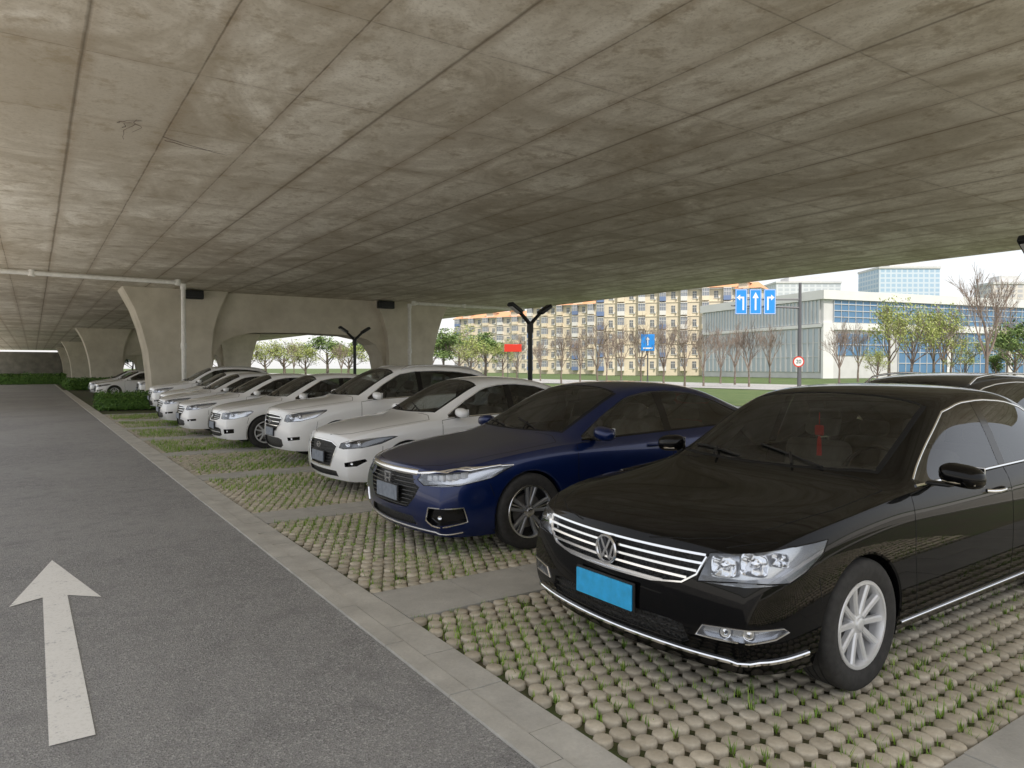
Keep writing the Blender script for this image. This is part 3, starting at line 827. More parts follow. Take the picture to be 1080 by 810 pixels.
def m_conc(name,c0,c1,scale=2,rough=.85,isl=0.0):
    t=NT(name); v=t.pos()
    a=t.noise(scale,5,.62,v); b=t.noise(60,2,.6,v)
    c=t.ramp(a,(.3,c0),(.7,c1))
    c=t.mix(t.math('MULTIPLY',b,.35),c,tuple(x*.55 for x in c0))
    if isl>0:
        r=t.n('ShaderNodeNewGeometry').outputs['Random Per Island']
        c=t.mix(t.math('MULTIPLY',r,isl),c,tuple(x*.45 for x in c0))
    return t.done(t.pr(c,rough,0,t.bump(b,.5,.006)))
def m_ceiling():
    t=NT('board_marked_concrete'); v=t.pos()
    sep=t.n('ShaderNodeSeparateXYZ'); t.set(sep,'Vector',v)
    x,y=sep.outputs[0],sep.outputs[1]
    big=t.noise(.28,5,.68,v,.8)
    wob=t.math('MULTIPLY',t.math('SUBTRACT',big,.5),.06)
    def line(co,p,off,w,w2=None):
        a=t.math('DIVIDE',t.math('ADD',t.math('ADD',co,off),wob),p)
        fr=t.math('FRACT',a); dd=t.math('MULTIPLY',t.math('MINIMUM',fr,t.math('SUBTRACT',1.0,fr)),p)
        o=[t.math('SUBTRACT',1.0,t.math('DIVIDE',dd,q),clamp=True) for q in (w,w2 or w)]
        return o[0],o[1],t.math('FLOOR',a)
    lx,lx2,ix=line(x,1.22,-.52,.018,.18); ly,ly2,iy=line(y,2.44,.3,.016,.12)
    lb,_,_=line(x,3.66,-.52,.036)
    cv=t.n('ShaderNodeCombineXYZ'); t.set(cv,'X',ix); t.set(cv,'Y',iy)
    wn=t.n('ShaderNodeTexWhiteNoise'); t.set(wn,'Vector',cv.outputs[0])
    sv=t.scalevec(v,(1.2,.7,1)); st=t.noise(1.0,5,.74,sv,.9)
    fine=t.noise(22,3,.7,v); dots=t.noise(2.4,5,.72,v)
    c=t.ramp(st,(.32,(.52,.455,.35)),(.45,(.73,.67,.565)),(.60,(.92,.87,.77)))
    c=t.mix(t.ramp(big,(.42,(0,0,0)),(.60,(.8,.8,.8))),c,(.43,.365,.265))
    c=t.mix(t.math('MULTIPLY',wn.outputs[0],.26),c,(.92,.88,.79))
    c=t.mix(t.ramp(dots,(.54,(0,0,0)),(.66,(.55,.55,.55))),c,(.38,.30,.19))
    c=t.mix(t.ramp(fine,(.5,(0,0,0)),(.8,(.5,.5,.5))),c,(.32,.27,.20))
    brk=t.ramp(dots,(.36,(.0,.0,.0)),(.56,(1,1,1)))
    brk2=t.ramp(st,(.40,(.05,.05,.05)),(.55,(1,1,1)))
    soft=t.math('MULTIPLY',t.math('MAXIMUM',lx2,t.math('MULTIPLY',ly2,.5)),t.math('MULTIPLY',brk2,.55))
    c=t.mix(soft,c,(.34,.25,.15))
    ln=t.math('MAXIMUM',t.math('MULTIPLY',lx,t.math('ADD',t.math('MULTIPLY',brk,.6),.3)),t.math('MULTIPLY',t.math('MULTIPLY',ly,.6),brk))
    ln=t.math('MAXIMUM',ln,t.math('MULTIPLY',lb,.85))
    c=t.mix(t.math('MULTIPLY',ln,.78),c,(.12,.09,.055))
    h=t.math('SUBTRACT',t.math('MULTIPLY',fine,.3),ln)
    return t.done(t.pr(c,.85,0,t.bump(h,.5,.01)))
M['asphalt']=m_asphalt()
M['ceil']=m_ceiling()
M['pier']=m_conc('pier_concrete',(.64,.585,.48),(.88,.82,.70),.8)
M['kerb']=m_conc('kerb_stone',(.48,.465,.425),(.70,.68,.62),3)
M['slab']=m_conc('paving_slab',(.44,.43,.40),(.62,.605,.56),3)
M['block']=m_conc('paving_block',(.60,.53,.41),(.84,.77,.63),14,isl=.5)
M['bouncec']=m_conc('bounce_concrete',(.62,.60,.56),(.72,.70,.66),.6)  # pale tone for the added ground that bounces light under the deck
M['gravel']=m_conc('gravel',(.36,.35,.31),(.48,.46,.42),2)
def m_soil():
    t=NT('soil'); a=t.noise(18,4,.7); g=t.noise(1.8,4,.6)
    c=t.ramp(a,(.3,(.05,.042,.026)),(.7,(.15,.125,.08)))
    c=t.mix(t.ramp(g,(.42,(.1,.1,.1)),(.60,(.7,.7,.7))),c,(.07,.12,.025))
    return t.done(t.pr(c,.95,0,t.bump(a,.8,.02)))
M['soil']=m_soil()
def m_lawn():
    t=NT('lawn'); a=t.noise(.5,4,.7); b=t.noise(15,3,.7)
    c=t.ramp(a,(.3,(.05,.095,.02)),(.7,(.12,.155,.05)))
    c=t.mix(t.math('MULTIPLY',b,.5),c,(.03,.06,.012))
    return t.done(t.pr(c,.95,0,t.bump(b,.8,.05)))
M['lawn']=m_lawn()
def m_leaf(name,c0,c1,c2):
    t=NT(name); r=t.n('ShaderNodeNewGeometry').outputs['Random Per Island']
    c=t.ramp(r,(.0,c0),(.5,c1),(1,c2))
    return t.done(t.pr(c,.6))
M['grass']=m_leaf('grass_blade',(.10,.20,.02),(.23,.42,.04),(.42,.56,.11))
M['leafg']=m_leaf('green_leaf',(.06,.11,.03),(.12,.19,.05),(.20,.28,.08))
M['leafy']=m_leaf('spring_leaf',(.16,.21,.04),(.28,.33,.08),(.40,.43,.15))
M['leafh']=m_leaf('hedge_leaf',(.04,.10,.015),(.09,.20,.03),(.18,.32,.06))
M['bark']=simple('bark',(.18,.145,.12),.9,var=.35,vs=6)
M['twig']=simple('twig_bark',(.25,.20,.165),.9)
def m_mark():
    t=NT('road_paint'); a=t.noise(40,4,.75); b=t.noise(5,3,.6)
    c=t.ramp(a,(.3,(.80,.79,.74)),(.5,(.95,.94,.90)))
    c=t.mix(t.ramp(t.math('ADD',t.math('MULTIPLY',a,.6),t.math('MULTIPLY',b,.4)),(.56,(0,0,0)),(.65,(.7,.7,.7))),c,(.40,.40,.40))
    return t.done(t.pr(c,.7,0,t.bump(a,.3,.003)))
M['mark']=m_mark()
M['pvc']=simple('white_pipe',(.85,.84,.80),.4,var=.08)
M['pole']=simple('black_metal',(.018,.02,.022),.4,.3)
M['lampface']=simple('lamp_diffuser',(.6,.6,.6),.3)

# ================================================================== GROUND
def sheet(name,x0,x1,y0,y1,z,m,label):
    b=MB(); b.add([(x0,y0,z),(x1,y0,z),(x1,y1,z),(x0,y1,z)],[(0,1,2,3)])
    return tag(b.obj(name,m),label,'ground',None,'structure')
sheet('ground',-1500,1500,-1500,1500,-.09,M['lawn'],'green lawn ground spreading around the bridge')
XK=1.65
sheet('road',-4.5,XK,-7,82,0,M['asphalt'],'grey asphalt lane beside the parking bays')
sheet('bounce_ground',-80,-4.504,-60,200,-.01,M['bouncec'],'added pale ground beside the bridge bouncing light underneath')  # unseen ground added as a reflector, throws sunlight up to the ceiling
sheet('bounce_apron',-4.5,80,-60,-7.004,-.01,M['bouncec'],'added pale ground behind the view bouncing light under the bridge')  # added out of view behind the camera to reflect light under the deck
sheet('bounce_strip',13.02,25,-7,120,-.045,M['gravel'],'added grey gravel strip bouncing light under the bridge edge')  # added in place of lawn so the deck underside gets more bounce light
sheet('side_road',46,62,-200,260,-.05,M['asphalt'],'asphalt street beyond the lawn')
sheet('verge',1.98,13.0,-6.9,60,-.026,M['soil'],'soil with grass under the paving blocks')
k=MB(); y=-6.0
while y<82:
    L=.75
    zt=.010+random.uniform(-.002,.002)
    k.bb(XK+.002,XK+.115,y+.004,y+L-.004,-.06,zt+.004)
    y+=L
y=-6.0
while y<60:
    L=.5; zt=.008+random.uniform(-.003,.003)
    k.bb(XK+.122,XK+.31,y+.004,y+L-.004,-.06,zt)
    y+=L
tag(k.obj('kerb',M['kerb']),'flush kerb of pale concrete stones along the asphalt','kerb',None,'structure')
sheet('kerb_bed',XK-.02,XK+.33,-6.8,82,-.006,M['soil'],'soil bed under the kerb stones')
stripes=[(4.1+3.33*i,4.7+3.33*i) for i in range(-2,8)]
s_=MB()
for (a,b) in stripes:
    x=1.97
    while x<12.3:
        for (c0,c1) in ((a,(a+b)/2),((a+b)/2,b)):
            s_.bb(x+.003,x+.597,c0+.003,c1-.003,-.06,.006+random.uniform(-.003,.003))
        x+=.6
yy=-6
while yy<60:
    s_.bb(12.4,12.99,yy+.003,yy+.597,-.06,.006+random.uniform(-.003,.003)); yy+=.6
tag(s_.obj('pavement',M['slab']),'grey paving slab strips between parking bays','pavement',None,'structure')
pb=MB(); gr=MB(); PX,PY=.100,.108
def tuft(x,y,sc,n=7):
    for _ in range(random.randint(n-2,n+2)):
        a=random.uniform(0,6.28); l=random.uniform(.02,.055)*sc; w=random.uniform(.0026,.0050)*max(1,sc*.9)
        bx,by=x+random.gauss(0,.013),y+random.gauss(0,.013)
        dx,dy=math.cos(a),math.sin(a); ln=random.uniform(.1,.9)*l
        gr.add([(bx-dy*w,by+dx*w,-.02),(bx+dy*w,by-dx*w,-.02),(bx+dx*ln,by+dy*ln,l*.9)],[(0,1,2)])
for (a,b),(a2,_) in zip(stripes,stripes[1:]):
    y0,y1=b,a2
    ny=int((y1-y0-.02)/PY); py=(y1-y0)/ny
    for j in range(ny):
        cy=y0+(j+.5)*py
        N=12 if cy<6 else (8 if cy<12 else 5)
        i=0
        while True:
            cx=2.02+i*PX+(PX/2 if j%2 else 0); i+=1
            if cx>(7.6 if cy<16 else 5.5): break
            r=.0455*random.uniform(.96,1.03); ox,oy=random.gauss(0,.0012),random.gauss(0,.0012); h=.005+random.uniform(-.003,.003)
            if random.random()<.004: continue
            ph=random.uniform(0,6.28); vs=[];ap=random.uniform(0,6.28)
            tx,tyy=random.gauss(0,.022),random.gauss(0,.022)
            for (rr,zz) in ((1.02,-.05),(1.0,-.011),(.95,-.003),(.84,0)) if cy<7 else (((1.02,-.05),(1.0,-.008),(.88,0)) if cy<12 else ((1.0,-.04),(.95,0))):
                for q in range(N):
                    th=2*math.pi*q/N+.3; w=1+.03*math.sin(2*th+ph)+.02*math.sin(3*th+ap)
                    dx,dy=r*rr*w*math.cos(th),r*rr*w*math.sin(th)*1.06
                    vs.append((cx+ox+dx,cy+oy+dy,h+zz+(dx*tx+dy*tyy if zz>-.03 else 0)))
            fs=[]; ns_=len(vs)//N
            for s2 in range(ns_-1):
                for q in range(N):
                    q2=(q+1)%N; fs.append((s2*N+q,s2*N+q2,(s2+1)*N+q2,(s2+1)*N+q))
            fs.append(tuple((ns_-1)*N+q for q in range(N)))
            pb.add(vs,fs)
            nv=noise.noise(Vector((cx*.7,cy*.9,3.1)))*.6+noise.noise(Vector((cx*2.5,cy*2.5,0)))*.4
            if cy<9:
                pr_=.60+nv*1.5
                if random.random()<pr_: tuft(cx+PX/2,cy+random.choice((-1,0,1))*py*.3,1.0+.8*max(0,nv),8)
                if random.random()<pr_-.15: tuft(cx+random.gauss(0,.01),cy+py*.5,.8,7)
            else:
                pr_=.50+nv*2.0+(.15 if cx<3 else 0)
                if random.random()<pr_: tuft(cx+PX/2,cy+random.choice((-1,0,1))*py*.3,1.5+.9*max(0,nv),8)
o=pb.obj('paving',M['block'],smooth=45); tag(o,'rounded concrete grass paver blocks with soil gaps','paving',None,'structure')
tag(gr.obj('grass',M['grass']),'small green grass tufts between the paver blocks','grass',None,'stuff')
ar=MB(); z=.005
ar.add([(.035,3.55,z),(.205,3.55,z),(.180,5.86,z),(.035,5.89,z)],[(0,1,2,3)])
ar.add([(-.155,5.78,z),(.035,5.891,z),(.180,5.861,z),(.375,5.68,z),(.11,7.0,z)],[(0,1,4),(1,2,4),(2,3,4)])
tag(ar.obj('arrow_marking',M['mark']),'worn white arrow painted on the asphalt lane','road marking',None,'structure')
print('ground',time.time()-T0)

# ================================================================== BRIDGE
HC=5.2
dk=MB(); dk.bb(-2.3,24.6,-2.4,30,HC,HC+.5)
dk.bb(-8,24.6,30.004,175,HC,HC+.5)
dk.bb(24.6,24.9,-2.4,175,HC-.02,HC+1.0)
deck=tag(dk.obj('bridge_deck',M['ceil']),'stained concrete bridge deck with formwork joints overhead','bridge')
def pier_mesh():
    m=MB(); xc=11.45
    oL=[(4.45,-.1),(4.4,1.2),(4.28,2.4),(4.05,3.4),(3.75,4.3),(3.3,HC)]
    inn=[(7.0,-.1),(7.05,1.5),(7.2,2.3),(7.55,2.85),(8.1,3.15),(9.0,3.32),(xc,3.38)]
    mir=lambda p:(2*xc-p[0],p[1])
    def quadstrip(A_,B_):
        for (a,b),(c,d) in zip(zip(A_,B_),zip(A_[1:],B_[1:])):
            for yy,fl in ((0,False),(1.8,True)):
                vs=[(p[0],yy,p[1]) for p in (a,b,d,c)]
                m.add(vs,[(0,1,2,3) if not fl else (3,2,1,0)])
    for f in (lambda p:p,mir):
        hs=[-.1,.6,1.2,1.5,2.0,2.3,2.6,2.85,3.0,3.15,3.25,3.32,3.38]
        def at(pl,h):
            for (x0,z0),(x1,z1) in zip(pl,pl[1:]):
                if z0<=h<=z1: return x0+(x1-x0)*(h-z0)/(z1-z0)
            return pl[-1][0]
        A_=[f((at(oL,h),h)) for h in hs]; B_=[f((at(inn,h),h)) for h in hs]
        A_+= [f((at(oL,h),h)) for h in (3.8,4.3,4.8,HC)]; B_+=[f((xc,h)) for h in (3.8,4.3,4.8,HC)]
        quadstrip(A_,B_)
        for pl in (A_,B_[:13]):
            for a,b in zip(pl,pl[1:]):
                m.add([(a[0],0,a[1]),(b[0],0,b[1]),(b[0],1.8,b[1]),(a[0],1.8,a[1])],[(0,1,2,3)])
    for s_ in (1,-1):
        hs=[-.1,1.2,2.4,3.4,4.3,HC]
        def at2(pl,h):
            for (x0,z0),(x1,z1) in zip(pl,pl[1:]):
                if z0<=h<=z1: return x0+(x1-x0)*(h-z0)/(z1-z0)
            return pl[-1][0]
        L_=[(at2(oL,h)-.003,h) for h in hs]; R_=[(x,h) for x,h in zip((7.0,6.98,6.95,7.05,7.3,7.7),hs)]
        if s_<0: L_=[mir(p) for p in L_]; R_=[mir(p) for p in R_]
        for (a,b),(c,d) in zip(zip(L_,R_),zip(L_[1:],R_[1:])):
            m.add([(a[0],-.45,a[1]),(b[0],-.45,b[1]),(d[0],-.45,d[1]),(c[0],-.45,c[1])],[(0,1,2,3)])
            m.add([(b[0],-.45,b[1]),(b[0],.01,b[1]),(d[0],.01,d[1]),(d[0],-.45,d[1])],[(0,1,2,3)])
            m.add([(a[0],-.45,a[1]),(a[0],.01,a[1]),(c[0],.01,c[1]),(c[0],-.45,c[1])],[(0,1,2,3)])
    return m
pm=pier_mesh()
for i,yy in enumerate((36,76,116,148)):
    if i==0: p0=o=pm.obj('bridge_pier',M['pier'],loc=(0,yy,0))
    else:
        o=p0.copy(); link(o); o.location=(0,yy,0)
    tag(o,'concrete portal pier with two flared columns under the deck','bridge pier','bridge piers')
for (x,y,z) in ((6.1,35.2,4.95),(15.6,35.2,4.95)):
    b=MB(); b.rbox((0,0,0),(.9,.35,.4),.04); b.bb(-.3,.3,-.22,-.17,-.12,.12); tag(b.obj('junction_box',M['pole'],loc=(x,y,z),smooth=40),'black junction box fixed at top of pier','junction box','junction boxes')
def pipe(pts,r,lab):
    b=MB(); b.tube(pts,r,12)
    for p in pts: 
        b.lathe([(r*1.3,-r*1.3),(r*1.3,r*1.3)],12,'Z',c=p)
    tag(b.obj('drain_pipe',M['pvc'],smooth=50),lab,'pipe')
pipe([(-2.2,31.5,5.08),(0,31.5,5.08),(4.9,31.5,5.06),(5.1,31.5,4.9),(5.1,31.5,2.5),(5.1,31.5,0)],.09,'white drain pipe under the deck running down a pier')
pipe([(24,34.5,5.05),(20,34.5,5.05),(16.9,34.5,5.05),(16.7,34.6,4.9),(16.7,34.6,2.5),(16.7,34.6,0)],.09,'white drain pipe under deck beside the second column')
def lamp(x,y):
    r=empty('street_lamp',(x,y,0),'black pole lamp with Y shaped twin heads','street lamp','lamps under the bridge')
    b=MB(); b.lathe([(.12,0),(.12,.03),(.075,.06),(.07,2.75),(.06,2.95)],14,'Z'); b.lathe([(.10,2.65),(.10,2.9)],14,'Z'); b.obj('pole',M['pole'],parent=r,smooth=40)
    for sg in (1,-1):
        b=MB(); b.tube([(0,0,2.85),(.08*sg,0,2.97),(.40*sg,0,3.27)],[.065,.06,.055],8); a=b.obj('arm',M['pole'],parent=r,smooth=50)
        b=MB(); mx=Matrix.Rotation(R(-32*sg),4,'Y'); b.rbox((.54*sg,0,3.36),(.46,.26,.12),.03,0,mx); b.obj('lamp_head',M['pole'],parent=a,smooth=40)
        b=MB(); b.rbox((.56*sg,0,3.30),(.34,.20,.012),.004,0,mx); b.obj('diffuser',M['lampface'],parent=a)
for (x,y) in ((12.3,17.3),(12.4,31.5),(12.6,4.38)): lamp(x,y)
tw=MB()
bx,by=P(140,10.6)
random.seed(77)
for i in range(6):
    a=random.uniform(0,6.28); p=Vector((bx+random.gauss(0,.25),by+random.gauss(0,.25),HC-.015)); pts=[p.copy()]
    d_=Vector((math.cos(a)*.09,math.sin(a)*.09,-.012))
    for q in range(6):
        d_+=Vector((random.gauss(0,.035),random.gauss(0,.035),random.uniform(-.006,.004))); p=p+d_; pts.append(p.copy())
    tw.tube(pts,[.006,.006,.005,.004,.004,.003,.002],4)
tag(tw.obj('dead_twig',M['bark']),'thin dry dead twigs clinging to the concrete ceiling','twigs')

# ================================================================== VEGETATION
def leafcloud(mb,c,rad,n,sz,mi=0,shell=.5):
    for _ in range(n):
        while True:
            p=Vector((random.uniform(-1,1),random.uniform(-1,1),random.uniform(-1,1)))
            if shell*random.random()<p.length<=1: break
        q=Vector((c[0]+p.x*rad[0],c[1]+p.y*rad[1],c[2]+p.z*rad[2]))
        a=Vector((random.gauss(0,1),random.gauss(0,1),random.gauss(0,1))).normalized(); b=a.orthogonal().normalized(); c2=a.cross(b)
        s1=sz*random.uniform(.6,1.3)
        mb.add([q-b*s1,q+c2*s1*.5,q+b*s1,q-c2*s1*.5],[(0,1,2,3)],mi)
def limbs(mb,p,d,l,r,dep,kids,spread,minr=.01,up=.15,tips=None):
    pts=[p.copy()];rs=[r]; q=p.copy(); dd=d.copy()
    n=3 if dep>1 else 2
    for i in range(n):
        dd=(dd+Vector((random.gauss(0,.12),random.gauss(0,.12),random.gauss(0,.06)+up*.4))).normalized()
        q=q+dd*l/n; pts.append(q.copy()); rs.append(r*(1-.35*(i+1)/n))
    mb.tube(pts,rs,5 if dep>2 else 3,caps=False)
    if tips is not None and dep<=1: tips.append(q.copy())
    if dep==0: return
    for k_ in range(kids):
        a=random.uniform(0,6.28); o=dd.orthogonal().normalized(); o.rotate(Matrix.Rotation(a,3,dd))
        nd=(dd+o*random.uniform(spread*.6,spread*1.2)+Vector((0,0,up))).normalized()
        f=random.uniform(.45,1); s_i=min(n-1,int(f*n)); st=pts[s_i].lerp(pts[s_i+1],f*n-s_i if f<1 else 1)
        limbs(mb,st,nd,l*random.uniform(.6,.8),max(minr,rs[-1]*random.uniform(.55,.8)),dep-1,kids,spread,minr,up,tips)
BT=[]
def bare_variant(seed,h):
    random.seed(seed); t=MB(); t.tube([(0,0,-.1),(.03,0,h*.12),(.0,.04,h*.22),(.05,0,h*.32)],[h*.022,h*.016,h*.014,h*.012],8)
    l=MB()
    for k_ in range(6):
        a=k_*1.05+random.uniform(-.3,.3); z0=h*random.uniform(.2,.32)
        limbs(l,Vector((.02,.02,z0)),Vector((math.cos(a)*.55,math.sin(a)*.55,1)).normalized(),h*.25,h*.008,4,3,.5,.012,.12)
    limbs(l,Vector((.05,0,h*.31)),Vector((0,0,1)),h*.28,h*.011,4,3,.45,.012,.12)
    return t.mesh('trunk',[M['bark']],50),l.mesh('limb',[M['twig']],50)
for s in (3,11,21): BT.append(bare_variant(s,7.0))
random.seed(5)
def bare(u,z,h,v=0,lab='bare brown street tree without leaves'):
    x,y=P(u,z); r=empty('bare_tree',(x,y,-.08),lab,'tree','bare street trees'); sc=h/7.0; r.scale=(sc*.8,sc*.8,sc); r.rotation_euler=(0,0,random.uniform(0,6))
    for nm,m in (('trunk',BT[v][0]),('crown',BT[v][1])):
        o=bpy.data.objects.new(nm,m); link(o); o.parent=r
LT={}
def leafy_variant(seed,mat,n=5200,sz=.11,kd=3,sp_=.6,dep=2):
    random.seed(seed); t=MB(); t.tube([(0,0,-.1),(.05,0,1.0),(-.02,.05,2.0),(.04,0,2.9)],[.12,.10,.08,.06],8)
    tips=[]; 
    for k_ in range(8):
        a=k_*.8+random.uniform(-.4,.4); limbs(t,Vector((0,0,random.uniform(1.2,2.9))),Vector((math.cos(a),math.sin(a),random.uniform(.7,1.7))).normalized(),random.uniform(1.0,1.6),.045,dep,kd,sp_,.012,.15,tips)
    l=MB()
    for p in tips:
        rr=random.uniform(.2,.75)
        leafcloud(l,p,(rr,rr,rr*.7),int(n/len(tips)*(.4+rr)),sz,shell=.2)
    return t.mesh('trunk',[M['bark']],50),l.mesh('crown',[mat])
LT['g']=[leafy_variant(31,M['leafg'],3600),leafy_variant(32,M['leafg'],3200),leafy_variant(33,M['leafg'],3600)]
LT['y']=[leafy_variant(41,M['leafy'],2400,.08,3,.6,3),leafy_variant(42,M['leafy'],2600,.08,3,.6,3),leafy_variant(43,M['leafy'],2200,.08,3,.6,3)]
random.seed(9)
def leafy(u,z,h,kind='g',w=1.0,lab='leafy green tree on the lawn'):
    x,y=P(u,z); r=empty('leafy_tree',(x,y,-.08),lab,'tree','leafy trees'); sc=h/5.0; r.scale=(sc*w,sc*w,sc); r.rotation_euler=(0,0,random.uniform(0,6))
    v=random.choice(LT[kind])
    for nm,m in zip(('trunk','crown'),v):
        o=bpy.data.objects.new(nm,m); link(o); o.parent=r
for i,(u,z,h) in enumerate(((592,75,6.5),(612,82,6.5),(630,62,6.4),(655,70,6.4),(676,62,6.6),(700,66,6.6),(722,58,6.2),(742,64,6.0),(760,75,6.6),(775,70,6.6),(790,62,6.2),(812,78,7),(885,64,6.5),(905,85,8),(1040,50,9.3),(995,72,8.5),(570,90,6),(545,80,6.0),(640,85,6.5),(310,110,6.5),(360,105,6),(1062,66,8))):
    bare(u,z,h,i%3)
for (u,z,h,k_,w) in ((468,95,6.2,'g',1.3),(484,112,7.6,'y',1.3),(497,90,5.2,'y',1.3),(512,120,7.8,'g',1.4),(530,100,5.2,'y',1.2),(455,120,7.4,'g',1.4),(440,105,5.2,'y',1.4),(300,120,6.5,'y',1.7),(322,100,4.8,'y',1.5),(345,128,7.5,'g',1.7),(280,130,6.5,'y',1.7),(368,110,5.5,'y',1.6),(395,135,7,'g',1.7),(262,112,5,'y',1.6),
        (938,66,8.2,'y',.8),(962,60,6.8,'y',.8),(985,68,7.8,'y',.8),(1003,74,6.8,'y',.8),(1070,58,5.0,'y',1.1),(1088,50,5.5,'g',1.1),(1050,62,3.2,'g',1.1),(925,60,3.4,'y',1.0),(1018,60,3.6,'y',1.1),(250,140,6.5,'g',1.5),(232,150,6,'y',1.6),(140,150,6,'g',1.6),(412,130,6.5,'y',1.4),(435,128,6.6,'g',1.4)):
    leafy(u,z,h,k_,w)
def hedge(name,x0,x1,y0,y1,h,n,lab,sz=.04):
    b=MB(); b.rbox(((x0+x1)/2,(y0+y1)/2,h*.42),(x1-x0-.1,y1-y0-.1,h*.8),.08,0)
    for _ in range(n):
        p=[random.uniform(x0,x1),random.uniform(y0,y1),random.uniform(0,h)]
        s_=random.choice((0,1,2,2,3))
        if s_==0: p[0]=x0+random.gauss(0,.05)
        elif s_==1: p[1]=y0+random.gauss(0,.05)
        elif s_==2: p[2]=h*.92+random.gauss(0,.06)+.12*noise.noise(Vector(p)*1.5)
        else: p[0]=x1+random.gauss(0,.05)
        q=Vector(p); a=Vector((random.gauss(0,1),random.gauss(0,1),random.gauss(0,1))).normalized(); bb_=a.orthogonal().normalized(); c2=a.cross(bb_); s1=sz*random.uniform(.6,1.4)
        b.add([q-bb_*s1,q+c2*s1*.5,q+bb_*s1,q-c2*s1*.5],[(0,1,2,3)])
    tag(b.obj(name,M['leafh']),lab,'hedge')
hedge('hedge',2.1,6.5,30.6,33.2,.6,9000,'clipped low green hedge at the end of parking bays')
hedge('hedge',-12,2.6,83,85.5,1.0,7000,'long green hedge across the end of the lane',.09)
hedge('hedge',2.1,5.5,60,72,.7,5000,'low green hedge beside the far pier',.08)
wl=MB(); wl.bb(-14,6,151,151.5,0,4.2); wl.bb(-14.1,6.1,150.9,151.6,4.2,4.4)
tag(wl.obj('boundary_wall',simple('dark_wall',(.22,.21,.18),.9,var=.25,vs=1)),'dark concrete wall closing the far end','wall')
print('veg',time.time()-T0)
# ================================================================== BUILDINGS
M['glassb']=simple('facade_glass',(.10,.21,.36),.15,.0)
M['glassl']=simple('facade_glass_light',(.46,.52,.57),.25,.0)
M['bwhite']=simple('white_cladding',(.72,.72,.71),.6,var=.04,vs=.5)
M['bgrey']=simple('grey_cladding',(.58,.58,.58),.6,var=.08,vs=.5)
cx,cy=P(868,110)
r=empty('civic_building',(cx,cy,-.05),'modern low white and blue glass public building','building'); r.rotation_euler=(0,0,math.atan2(-.22,.975))
H=13.6
b=MB(); b.bb(.3,78,.3,31,0,H-.6); b.obj('wall',M['bgrey'],parent=r)
b=MB(); b.bb(-.1,78.2,-.1,31.2,H-1.3,H+.1); b.bb(-.05,78.1,-.05,.3,7.6,8.7); b.bb(-.05,.3,-.04,31.1,8.0,8.5); b.obj('roof',M['bwhite'],parent=r)
def curtain(name,axis,x0,x1,z0,z1,step,hs,gm,fw=.05):
    b=MB()
    def bx(a0,a1,d0,d1,c0,c1,mi):
        if axis=='x': b.bb(a0,a1,.3-d1,.3-d0,c0,c1,mi)
        else: b.bb(.3-d1,.3-d0,a0,a1,c0,c1,mi)
    bx(x0,x1,-.05,.1,z0,z1,0)
    x=x0
    while x<=x1+.01: bx(x-fw,x+fw,.1,.22,z0,z1,1); x+=step
    for h in hs: bx(x0,x1,.1,.18,h-.05,h+.05,1)
    b.obj(name,[gm,M['bgrey']],parent=r)
curtain('curtain_wall','x',2.2,77,8.8,12.2,1.5,(9.6,10.6,11.6),M['glassb'],.03)
curtain('curtain_wall','x',16,77,.6,7.5,1.6,(2.4,4.2,6.0),M['glassb'],.04)
curtain('curtain_wall','x',3,14,3.6,7.0,1.6,(5.3,),M['glassb'],.04)
curtain('curtain_wall','y',1,30,1.0,7.8,1.2,(3.4,5.6),M['glassl'],.16)
curtain('curtain_wall','y',1,30,8.6,12.2,.8,(),M['glassl'],.14)
for i in range(4):
    b=MB(); b.bb(27+i*15,28.2+i*15,-.03,.07,0,7.6); b.obj('column',M['bwhite'],parent=r)
b=MB(); b.bb(-.07,2.0,-.07,.35,0,7.6); b.obj('column',M['bwhite'],parent=r)
M['wing']=simple('window_glass',(.17,.18,.19),.25); M['frame']=simple('window_frame',(.70,.69,.66),.5)
wm=MB(); wm.bb(-.85,.85,-.06,.0,-.75,.75,0); wm.bb(-.95,.95,-.1,.0,-.85,-.75,1); wm.bb(-.04,.04,-.09,-.061,-.75,.75,1); wm.bb(-.85,.85,-.09,-.061,.2,.28,1); wm.bb(.98,1.5,-.4,0,-.9,-.45,1)
winme=wm.mesh('window',[M['wing'],M['frame']])
M['balb']=simple('blue_balcony',(.15,.21,.36),.5); M['balc']=simple('cream_render',(.70,.62,.48),.85,var=.06,vs=.4)
M['wing2']=simple('balcony_glass',(.24,.26,.30),.25)
def balm(m0):
    q=MB(); q.bb(-1.5,1.5,-1.1,0,-1.3,-.35,0); q.bb(-1.5,1.5,-1.05,-.02,-.35,1.2,1); q.bb(-1.55,1.55,-1.15,0,1.2,1.35,2)
    for x in (-1.45,-.5,.5,1.45): q.bb(x-.05,x+.05,-1.1,-1.051,-.35,1.2,2)
    q.bb(-1.5,1.5,-1.1,-1.051,.45,.53,2)
    return q.mesh('balcony',[m0,M['wing2'],M['frame']])
balme=balm(M['balb']); balme2=balm(M['balc']); balme3=balm(M['frame'])
M['rooft']=simple('roof_tile',(.60,.30,.16),.8,var=.2)
random.seed(55)
